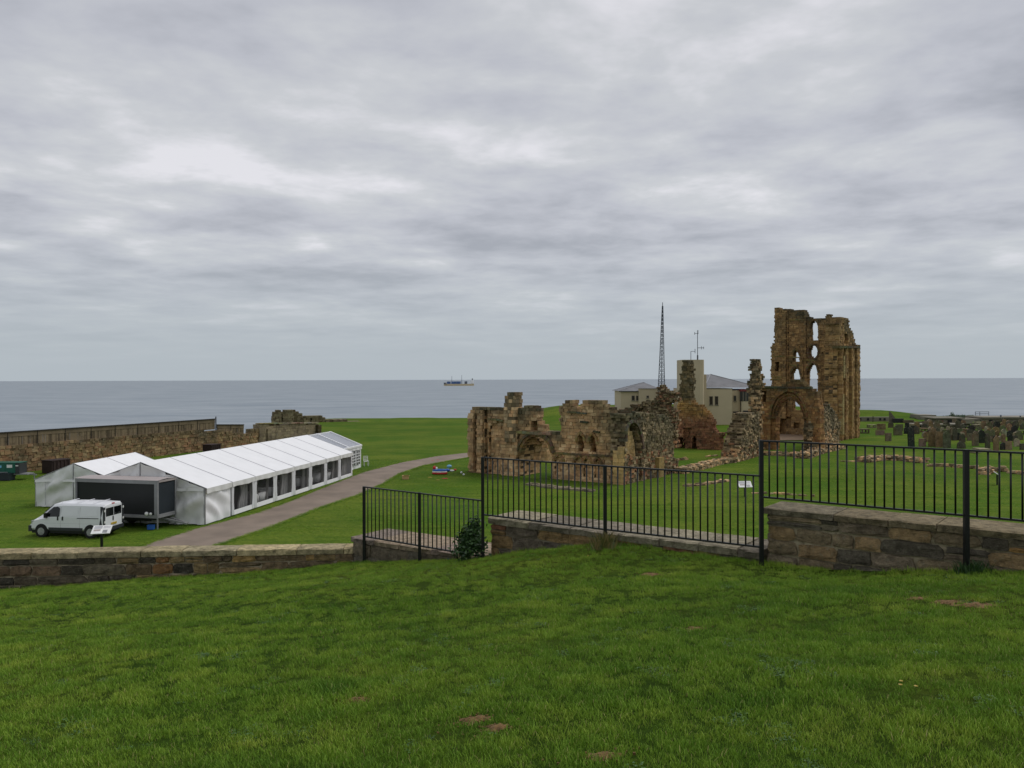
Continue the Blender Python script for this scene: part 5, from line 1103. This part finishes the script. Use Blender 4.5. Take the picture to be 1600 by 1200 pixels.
xa = at(1066, 600, Y3).x; xb = at(1102, 600, Y3).x; zt_ = at(1084, 562, Y3).z
prof = [(xa, Y3+4.5), (xa, Y3+.5), (xa+.4, Y3), (xb-.9, Y3), (xb-.35, Y3+.22), (xb-.07, Y3+.6), (xb, Y3+1.1), (xb, Y3+4.5)]; m_ = MB()
n_ = len(prof); i0 = len(m_.v)
for z_ in (GZ-.5, zt_):
    for q in prof: m_.vert((q[0], q[1], z_))
for k in range(n_): m_.face((i0+k, i0+(k+1) % n_, i0+n_+(k+1) % n_, i0+n_+k))
m_.face([i0+n_+k for k in range(n_)]); m_.build('wall', M['render'], stt)
pbox('lower_block', 'render', stt, xb+.003, xb+.5, Y3+1.2, Y3+4.4, GZ, at(1103, 585, Y3).z)
# aerials
def pole(label, px, py0, py1, Y, r, parts, name='aerial'):
    b = at(px, py0, Y); t = at(px, py1, Y); t.x = b.x; par = empty(name, b, label, 'aerial'); m_ = MB(); m_.tube(b, t, r, 6); m_.build('pole', M['mast'], par)
    for (x0_, y0_, x1_, y1_, rr_) in parts: m_ = MB(); m_.tube(at(x0_, y0_, Y-.1), at(x1_, y1_, Y-.1), rr_, 5); m_.build('element', M['mast'], par)
pole('tall aerial mast with side arms on top of the stair tower', 1090, 562, 516, Y3+2, .055, [(1090, 543.5, 1100, 543.5, .05), (1096, 541, 1096, 546, .04), (1099.5, 541.5, 1099.5, 545.5, .04), (1085.5, 521, 1091, 521, .04), (1085.5, 519, 1085.5, 523, .05), (1090, 562, 1090, 555, .13), (1091, 516, 1091, 522, .03)])
pole('shorter hooked aerial on top of the stair tower, left one', 1079.5, 562, 549, Y3+2, .05, [(1079.5, 549, 1086, 549, .04), (1086, 545, 1086, 552, .05)])
# lattice mast
Ym = 146; mst = empty('lattice_mast', at(1033, 660, Ym), 'tall tapering steel lattice mast behind the rubble wall', 'mast')
zb_ = GZ; ztp = at(1035, 478, Ym).z; xc0 = at(1032.6, 600, Ym).x; xc1 = at(1035.3, 478, Ym).x
def leg(k, f):
    a = 2*math.pi*k/3+.35; r = (.92*(1-f)+.10*f); return Vector((xc0+(xc1-xc0)*f+r*math.cos(a), Ym+r*math.sin(a), zb_+(ztp-zb_)*f))
for k in range(3): m_ = MB(); m_.tube(leg(k, 0), leg(k, 1), .075, 5, r2=.05); m_.build('mast_leg', M['mast'], mst)
m_ = MB(); nb = 30; f = [1-(1-i/nb)**1.0 for i in range(nb+1)]
for i in range(nb):
    for k in range(3):
        m_.tube(leg(k, f[i]), leg((k+1) % 3, f[i+1]), .028, 4, caps=False); m_.tube(leg((k+1) % 3, f[i]), leg(k, f[i+1]), .028, 4, caps=False)
        if i % 3 == 0: m_.tube(leg(k, f[i]), leg((k+1) % 3, f[i]), .03, 4, caps=False)
m_.build('lattice_brace', M['mast'], mst); m_ = MB(); m_.tube((xc1, Ym, ztp-.3), (xc1, Ym, at(1035, 472.5, Ym).z), .06, 6); m_.build('spike', M['mast'], mst)
# ------------------------------------------------------------------ container ship
Ys = 4750; sp = empty('container_ship', at(716, 603, Ys), 'cream hulled container ship with blue containers on the horizon', 'ship'); q = lambda px, py, dy=0: at(px, py, Ys+dy)
x0 = q(692, 600).x; x1 = q(740.5, 600).x; zw = -38.5
m_ = MB()
def hull(u, v):
    x = x0+6+(x1-x0-6)*u; bow = max(0, (0.14-u)/0.14); w = 13*(1-bow**1.5)*(1-.25*max(0, (u-.9)/.1)); a = v*math.pi; z0_ = zw; zt_ = q(716, 599.8).z+(3.5*bow)+(2.0*max(0, (u-.92)/.08)); 
    x -= 7*bow*(1 if v not in (0, 1) else 1)*0
    P = [(x, -w, zt_), (x, -w, z0_), (x, w, z0_), (x, w, zt_)][int(round(v*3))]; return (P[0], Ys+P[1], P[2])
m_.grid(hull, 30, 3, sm=False); m_.build('hull', M['cream'], sp)
m_ = MB(); zd = q(716, 600.2).z; m_.box(x0+14, x1-4, Ys-12, Ys+12, zd-1, zd); m_.build('deck', M['shipgrey'], sp)
for (a, b, t) in ((698.4, 704, 596), (705.3, 712.5, 596), (713, 719.8, 595.9)): m_ = MB(); m_.box(q(a, 600).x, q(b, 600).x, Ys-11, Ys+11, zd, q(716, t).z); m_.build('container_stack', M['shipblue'], sp)
m_ = MB(); m_.box(q(726, 600).x, q(730, 600).x, Ys-8, Ys+8, zd, q(716, 595.8).z); m_.build('deck_crane_base', M['shipgrey'], sp)
for (a, t) in ((706, 587.5), (721.5, 586)): m_ = MB(); m_.tube((q(a, 600).x, Ys, zd), (q(a, 600).x, Ys, q(716, t).z), 1.7, 6, r2=.9); m_.build('ship_mast', M['shipgrey'], sp)
m_ = MB(); m_.box(q(735.3, 600).x, q(740, 600).x, Ys-10, Ys+10, zd, q(716, 595.5).z); m_.build('superstructure', M['white'], sp); m_ = MB(); m_.box(q(736.6, 600).x, q(739.6, 600).x, Ys-7, Ys+7, q(716, 595.5).z, q(716, 593.8).z); m_.build('bridge', M['white'], sp)
m_ = MB(); m_.tube((q(738.3, 600).x, Ys, q(716, 594).z), (q(738.3, 600).x, Ys, q(716, 591.3).z), 2.2, 8); m_.build('funnel', M['black'], sp); m_ = MB(); m_.box(q(735.5, 600).x, q(739.5, 600).x, Ys-1, Ys+1, q(716, 592.6).z, q(716, 592.2).z); m_.build('radar_arm', M['shipgrey'], sp)
m_ = MB(); m_.box(q(693.5, 600).x, q(697.5, 600).x, Ys-6, Ys+6, zd, q(716, 597.8).z); m_.build('forecastle', M['shipgrey'], sp)
# ------------------------------------------------------------------ graveyard
M['grave'] = stone_mat('headstone stone', 'attr', 1.5, 9.0, .05)
def headstone(px, pyb, w_px, h_px, shape, col, label, group=None, yaw=None, rr=random.Random(5)):
    p = gr(px, pyb); sc_ = F/p.y; w = w_px/sc_; h = h_px/sc_; yaw = .1+rr.uniform(-.25, .25) if yaw is None else yaw; lean = rr.uniform(-.05, .05); t = .16
    n = 12; prof = []
    if shape == 'round': prof = [(-w/2, 0), (-w/2, h-w*.5)]+[(w/2*math.cos(a), h-w*.5+w*.5*math.sin(a)) for a in [math.pi-math.pi*k/8 for k in range(1, 8)]]+[(w/2, h-w*.5), (w/2, 0)]
    elif shape == 'shoulder': prof = [(-w/2, 0), (-w/2, h*.8), (-w*.36, h*.8), (-w*.3, h*.92), (-w*.12, h), (w*.12, h), (w*.3, h*.92), (w*.36, h*.8), (w/2, h*.8), (w/2, 0)]
    elif shape == 'pointed': prof = [(-w/2, 0), (-w/2, h*.75), (0, h), (w/2, h*.75), (w/2, 0)]
    elif shape == 'square': prof = [(-w/2, 0), (-w*.5, h), (w*.5, h*.98), (w/2, 0)]
    elif shape == 'cross': prof = [(-w*.14, 0), (-w*.13, h*.55), (-w/2, h*.55), (-w/2, h*.72), (-w*.13, h*.72), (-w*.13, h), (w*.13, h), (w*.13, h*.72), (w/2, h*.72), (w/2, h*.55), (w*.13, h*.55), (w*.14, 0)]
    par = None; nm = 'headstone'; cc = c3(*col)
    if shape == 'table':
        par = empty('table_tomb', p, label, 'tomb', group, rz=yaw); m_ = MB(); m_.box(-w/2, w/2, -.5, .5, h*.82, h, cc); m_.build('slab', M['grave'], par, False)
        for x in (-w*.4, w*.4):
            for y in (-.38, .38): m_ = MB(); m_.box(x-.09, x+.09, y-.09, y+.09, -.1, h*.82, tuple(v*.8 for v in cc)); m_.build('leg', M['grave'], par, False)
        m_ = MB(); m_.box(-w*.36, w*.36, -.3, .3, -.1, .12, cc); m_.build('base', M['grave'], par, False); return
    if shape == 'slab':
        m_ = MB(); m_.box(-w/2, w/2, -.9, .9, 0, max(.18, h), cc); o = m_.build('grave_slab', M['grave']); o.location = p; o.rotation_euler = (0, 0, yaw); tag(o, label, 'grave', group); return
    m_ = MB(); k = len(prof); i0 = 0
    for y in (-t/2, t/2):
        for (x, z) in prof: m_.vert((x, y, z-.15 if z == 0 else z), tuple(v*(.85+.3*rr.random()) for v in cc))
    m_.face(list(range(k))[::-1]) if False else m_.face(range(k)); m_.face([k+j for j in range(k)][::-1])
    for j in range(k): m_.face((j, (j+1) % k, k+(j+1) % k, k+j)[::-1])
    o = m_.build(nm, M['grave']); o.location = p; o.rotation_euler = (lean, rr.uniform(-.03, .03), yaw); tag(o, label, 'headstone', group)
DK = (84, 80, 66); MD = (116, 106, 86); BR = (130, 108, 80); PK = (138, 116, 98); GN = (98, 100, 74); BK_ = (50, 52, 47); PA = (152, 144, 118)
hs = [(1388, 689, 10, 12.5, 'square', MD, 'small upright grey headstone standing alone at the left front of the graveyard'),
 (1424, 698, 11.5, 31, 'round', BK_, 'tall black round-topped headstone at the left front of the graveyard'),
 (1441, 697, 12, 12, 'square', PK, 'short broad pinkish headstone just right of the tall black one'),
 (1457, 697, 13, 29, 'shoulder', BR, 'wide brown shouldered headstone in the front row'), (1468, 698, 14, 24, 'square', BR, 'brown flat-topped headstone touching the wide shouldered one'),
 (1479.5, 699, 12, 25, 'round', GN, 'greenish round-topped headstone right of the brown flat-topped one'), (1502, 700, 13, 10.5, 'round', DK, 'low half-round dark headstone in the front row'),
 (1492, 688, 8, 20, 'round', DK, 'narrow dark headstone behind the low half-round one'), (1516, 687, 10, 17, 'round', DK, 'dark round-topped headstone with another right behind it'), (1524, 696, 10, 22, 'shoulder', MD, 'grey shouldered headstone in the front centre right'),
 (1534, 692, 9, 20, 'round', BK_, 'blackish headstone just right of the grey shouldered one'), (1543, 701, 9, 24, 'shoulder', DK, 'tall narrow dark headstone left of the pale leaning ones'), (1556.5, 706, 9.5, 26, 'pointed', BR, 'mottled brown pointed headstone, nearest of the right group'),
 (1567, 702, 10, 11, 'pointed', BK_, 'small black leaning headstone in front of the right group'), (1576, 702, 10, 13, 'square', PK, 'small pinkish block headstone in the right group'), (1589, 697, 10, 12, 'round', PA, 'pale small round headstone in the right group'),
 (1403, 680, 14, 16, 'shoulder', GN, 'green mossy headstone in the second row left'), (1392, 668, 9, 9, 'round', DK, 'dark bushy-looking rounded headstone behind the lone grey one'), (1447, 690, 8, 15, 'round', BR, 'small brown headstone half hidden in the second row'),
 (1498, 684, 12, 8, 'table', PA, 'pale low table tomb in the middle of the graveyard'), (1362, 668, 12, 4.5, 'table', PA, 'low table tomb near the gable at left'), (1350, 677, 13, 7, 'table', MD, 'table tomb closest to the foot of the tall gable'),
 (1377, 671, 14, 9, 'square', BR, 'broad brown headstone behind and left of the lone grey one'), (1375, 680, 14, 8, 'square', PK, 'low broad pinkish stone near the left of the graveyard'), (1425, 669, 8, 7, 'square', PA, 'pale small stone behind the tall black headstone'),
 (1563, 690, 7, 9, 'round', PA, 'pale round leaning stone between dark stones at right'), (1534, 703, 17, 1.5, 'slab', PA, 'flat pale grave slab in front of the graveyard'), (1518, 706.5, 12, .8, 'slab', PA, 'thin flat stone flush in the grass beside the railing post'),
 (1597, 702, 8, 9, 'square', DK, 'dark low stone at the right edge of the photograph'), (1364, 659, 3.5, 9, 'cross', DK, 'dark stone cross before the far left wall'), (1500, 678, 9, 9, 'shoulder', GN, 'greenish shouldered stone behind the pale table tomb')]
for h in hs: headstone(*h)
rr = random.Random(77); rows = [(689, 1482, 1600, 12, 'second'), (683, 1440, 1600, 18, 'third'), (677, 1410, 1600, 20, 'fourth'), (671, 1400, 1600, 20, 'fifth'), (667, 1440, 1600, 18, 'back')]
ordn = ['first', 'second', 'third', 'fourth', 'fifth', 'sixth', 'seventh', 'eighth', 'ninth', 'tenth', 'eleventh', 'twelfth', 'thirteenth', 'fourteenth', 'fifteenth', 'sixteenth', 'seventeenth', 'eighteenth', 'nineteenth', 'twentieth']
for (py, xa_, xb_, n, rn) in rows:
    for k in range(n):
        px = xa_+(xb_-xa_)*(k+.5+rr.uniform(-.3, .3))/n; shp = rr.choice(['round', 'round', 'shoulder', 'square', 'pointed', 'table' if py < 680 else 'round']); col, cn = rr.choice([(DK, 'dark'), (MD, 'grey'), (BR, 'brown'), (GN, 'mossy'), (BK_, 'blackish'), (PA, 'pale')])
        headstone(px, py+rr.uniform(-2.5, 2.5), rr.uniform(6, 12) if shp != 'table' else 13, rr.uniform(8, 14) if shp != 'table' else 6, shp, col, '%s %s tomb, %s from the left in the %s row of the graveyard' % (cn, {'round': 'round-topped', 'shoulder': 'shouldered', 'square': 'square', 'pointed': 'pointed', 'table': 'table'}[shp], ordn[k], rn), 'far gravestones in rows')
# ------------------------------------------------------------------ battery buildings and walls beyond the graveyard
def pxbox(nm, mt, par, xa, xb, ya, yb, Y, dp): a = at(xa, yb, Y); b = at(xb, ya, Y); m_ = MB(); m_.box(a.x, b.x, Y, Y+dp, a.z, b.z); return m_.build(nm, M[mt], par)
bt = empty('battery_building', at(1570, 666, 150), 'long low concrete battery building with flat slab roof at far right', 'building')
pxbox('wall', 'concrete', bt, 1520, 1640, 654, 675, 150, 5); pxbox('roof_slab', 'concrete', bt, 1536, 1642, 651.5, 654, 149.5, 6)
for (a, b, c, d) in ((1523, 1533, 656, 665), (1545, 1551, 656, 662), (1560, 1567, 657, 661), (1590, 1596, 657.5, 663)): pxbox('opening', 'concretedark', bt, a, b, c, d, 149.9, .09)
pxbox('rail_post', 'shipgrey', bt, 1563.5, 1565, 648.5, 652, 150, .2); pxbox('rail_post', 'shipgrey', bt, 1594, 1595.5, 649.5, 652, 150, .2); pxbox('brick_patch', 'redfascia', bt, 1567, 1578, 658, 665, 149.93, .06)
b2 = empty('gun_platform', at(1490, 664, 146), 'low concrete gun platform with pale flat roof edge beyond the graveyard', 'building')
pxbox('wall', 'concrete', b2, 1462, 1520, 655, 672, 146, 4); pxbox('roof_slab', 'concrete', b2, 1459, 1508, 652.6, 654.6, 145.6, 5); pxbox('opening', 'concretedark', b2, 1481, 1503, 656, 662, 145.9, .09); pxbox('opening', 'redfascia', b2, 1465, 1474, 657, 662, 145.9, .09)
b3 = empty('low_shelter', at(1470, 668, 134), 'very low flat roofed concrete shelter behind the headstones', 'building'); pxbox('wall', 'concretedark', b3, 1440, 1512, 665, 676, 134, 3); pxbox('roof_slab', 'concrete', b3, 1434, 1516, 662.6, 664.8, 133.6, 4)
b4_ = empty('far_wall', at(1365, 660, 152), 'weathered grey wall with small dark openings right of the tall gable', 'stone wall'); pxbox('wall', 'concrete', b4_, 1334, 1398, 651.5, 672, 152, 1)
for px in (1343, 1355, 1374, 1381): pxbox('opening', 'concretedark', b4_, px, px+3, 653, 657, 151.9, .09)
m_ = MB(); a = at(1388, 672, 148); fl = [(1389, 642), (1391, 643), (1397, 651), (1401, 657), (1402, 668), (1389, 668)]
for yy in (148, 150):
    for f_ in fl: m_.vert(at(f_[0], f_[1], yy), c3(104, 100, 84))
m_.face(range(6)[::-1]); m_.face(range(6, 12))
for j in range(6): m_.face((j, (j+1) % 6, 6+(j+1) % 6, 6+j))
tag(m_.build('gable_stub', M['grave']), 'sloping grey end wall like a half gable behind the left graves', 'ruin')
def bank(label, P0, P1, hgt, wid, mat, nm='bank', kind=None, seed=0):
    a = Vector((P0.x, P0.y)); b = Vector((P1.x, P1.y)); d = (b-a); l = d.length; d /= l; n = Vector((d.y, -d.x)); m_ = MB()
    m_.grid(lambda u, v: (a.x+d.x*l*u+n.x*wid*(v-.5), a.y+d.y*l*u+n.y*wid*(v-.5), GZ-.2+(hgt+.2)*math.sin(math.pi*v)**.7*(math.sin(math.pi*min(1, max(0, u)))**.35)*(1+.12*mnoise.noise(Vector((u*9, v*3, seed))))), 30, 8); o = m_.build(nm, M[mat])
    if kind: tag(o, kind=kind)
    else: tag(o, label, 'hedge')
0 and bank('', Vector((58, 140)), Vector((84, 146)), 1.2, 6, 'lawn', 'grass_bank', 'structure', 2)
def leafmass(label, c, rx, ry, rz, n, s_, seed, nm='shrub', mat='leaf', cat='shrub'):
    rr = random.Random(seed); m_ = MB()
    for _ in range(n):
        u = rr.uniform(-1, 1); t = rr.uniform(0, 6.283); r = rr.random()**.4; q = math.sqrt(1-u*u); nv = 1+.35*mnoise.noise(Vector((q*math.cos(t)*2, q*math.sin(t)*2, u*2+seed)))
        p = Vector(c)+Vector((rx*r*nv*q*math.cos(t), ry*r*nv*q*math.sin(t), rz*r*nv*u)); a = Vector((rr.gauss(0, 1), rr.gauss(0, 1), rr.gauss(0, 1))).normalized(); b = a.orthogonal().normalized(); w = s_*rr.uniform(.6, 1.3)
        m_.poly([p-a*w, p-b*w*.45, p+a*w, p+b*w*.45+Vector((0, 0, w*.15))])
    par = empty(nm, (c[0], c[1], c[2]-rz), label, cat); tag(m_.build('foliage', M[mat], par), kind='stuff'); return par
q = at(1441, 652, 158); sh = leafmass('dark hedge on the bank beyond the graveyard', (q.x, 158, q.z-1.2), 6.5, 2, 1.1, 2600, .22, 3, 'hedge')
q = at(1488, 650, 154); leafmass('dark small bush standing above the low roof slab', (q.x, 154, q.z-.2), .55, .5, .9, 500, .14, 4, 'bush')
q = at(1505, 648.5, 158); leafmass('thin row of low scrub on the skyline beyond the platform', (q.x, 158, q.z-.4), 4.5, 1, .45, 1600, .16, 5, 'scrub')
q = at(915, 638, 166); leafmass('dark scrub on the grassy bank behind the church front', (at(925, 640, 166).x+2, 166, q.z-1.0), 3.5, 1.5, .6, 1400, .2, 6, 'scrub')
ra = empty('far_railing', at(1534, 652, 156), 'thin pipe railing on the skyline at far right', 'railing')
b5 = empty('low_stone_wall', at(1420, 664, 146), 'dark low stone wall running along the foot of the grassy bank, right of the half gable', 'stone wall')
for (a, b, c, d, yy, mt) in ((1397, 1412, 654, 670, 147, 'concretedark'), (1412, 1428, 656.5, 670, 146.5, 'stoned'), (1428, 1442, 659, 671, 146, 'stoned')): pxbox('wall', mt, b5, a, b, c, d, yy, .6)
b6 = empty('grey_blockhouse', at(1452, 664, 156), 'plain grey block behind the low shelter at the end of the bank', 'building'); pxbox('wall', 'concrete', b6, 1438, 1463, 648.5, 668, 156, 4)
for (a, b, c, d) in ((1524, 643.5, 1545, 643.5), (1524, 646.5, 1545, 646.5), (1524, 643, 1524, 652), (1531, 643, 1531, 652), (1545, 643, 1545, 652)): m_ = MB(); m_.tube(at(a, b, 156), at(c, d, 156), .05, 5); m_.build('rail' if b == d else 'post', M['shipgrey'], ra)
# ------------------------------------------------------------------ near vegetation and flowers
bu = leafmass('dark green leafy bush growing against the railing post between the lower walls', (-.78, 15.16, -3.0), .17, .17, .32, 700, .042, 9, 'bush')
for (cc_, rx_, rz_, n_, sd_) in (((-.90, 15.12, -3.22), .19, .17, 550, 10), ((-.64, 15.2, -3.18), .14, .2, 350, 11), ((-.70, 15.15, -2.74), .12, .15, 160, 12), ((-.93, 15.15, -2.98), .11, .13, 160, 14)):
    rr = random.Random(sd_); m_ = MB()
    for _ in range(n_):
        g_ = Vector((rr.gauss(0, .5)*rx_, rr.gauss(0, .5)*rx_, rr.gauss(0, .5)*rz_)); p = Vector(cc_)+g_; a = Vector((rr.gauss(0, 1), rr.gauss(0, 1), rr.gauss(0, .7))).normalized(); b = a.orthogonal().normalized(); w = .042*rr.uniform(.5, 1.2)
        m_.poly([p-a*w, p-b*w*.5, p+a*w, p+b*w*.5+Vector((0, 0, w*.2))])
    tag(m_.build('foliage', M['leaf'], bu), kind='stuff')
m_ = MB(); rr = random.Random(4)
for k in range(9): t = rr.uniform(0, 6.28); m_.tube((-.85, 15.1, -3.5), (-.9+.2*math.cos(t), 15.12+.2*math.sin(t), -2.8+rr.uniform(-.2, .15)), .008, 4, r2=.003)
m_.build('stem', M['leaf'], bu)
m_ = MB()
for _ in range(260):
    t = rr.uniform(0, 6.28); b = Vector((1.52+rr.gauss(0, .09), 13.45+rr.gauss(0, .05), 0)); b.z = mound_z(b.x, b.y); h = rr.uniform(.1, .34); e = b+Vector((math.cos(t)*h*.6, math.sin(t)*h*.4, h)); mid = (b+e)/2+Vector((0, 0, h*.12)); w = Vector((.004, 0, 0))
    m_.poly([b-w, b+w, mid+w, mid-w]); m_.poly([mid-w, mid+w, e])
tag(m_.build('grass_tuft', M['dryblade']), 'tuft of long dry grass at the foot of the middle railing post', 'grass tuft')
m_ = MB()
for _ in range(200):
    t = rr.uniform(0, 6.28); b = Vector((5.95+rr.gauss(0, .10), 10.35+rr.gauss(0, .05), 0)); b.z = mound_z(b.x, b.y); h = rr.uniform(.06, .2); e = b+Vector((math.cos(t)*h*.6, math.sin(t)*h*.4, h)); mid = (b+e)/2+Vector((0, 0, h*.12)); w = Vector((.004, 0, 0))
    m_.poly([b-w, b+w, mid+w, mid-w]); m_.poly([mid-w, mid+w, e])
tag(m_.build('grass_tuft', M['leaf']), 'dark grass tuft at the foot of the right railing post', 'grass tuft')
for (px, py, lb) in ((1408, 1065, 'yellow dandelion, upper one of three at lower right'), (1407, 1071, 'yellow dandelion, lower left one of three at lower right'), (1431, 1073, 'yellow dandelion, right one of three at lower right'), (919, 869, 'single yellow dandelion near the middle wall')):
    kx, kz = ray(px, py); Y = 3.0
    while kz*Y > mound_z(kx*Y, Y)+.055 and Y < 20: Y += .01
    b = Vector((kx*Y, Y, mound_z(kx*Y, Y))); fl = empty('dandelion', b, lb, 'flower'); m_ = MB(); m_.tube(b, b+Vector((0, 0, .055)), .0015, 5); m_.build('stem', M['leaf'], fl)
    m_ = MB()
    for k in range(16):
        a = 6.283*k/16; c = b+Vector((0, 0, .056)); r_ = .013; m_.poly([c, c+Vector((r_*math.cos(a-.15), r_*math.sin(a-.15), .005)), c+Vector((r_*math.cos(a+.15), r_*math.sin(a+.15), .005))])
    m_.build('petals', M['yellow'], fl)
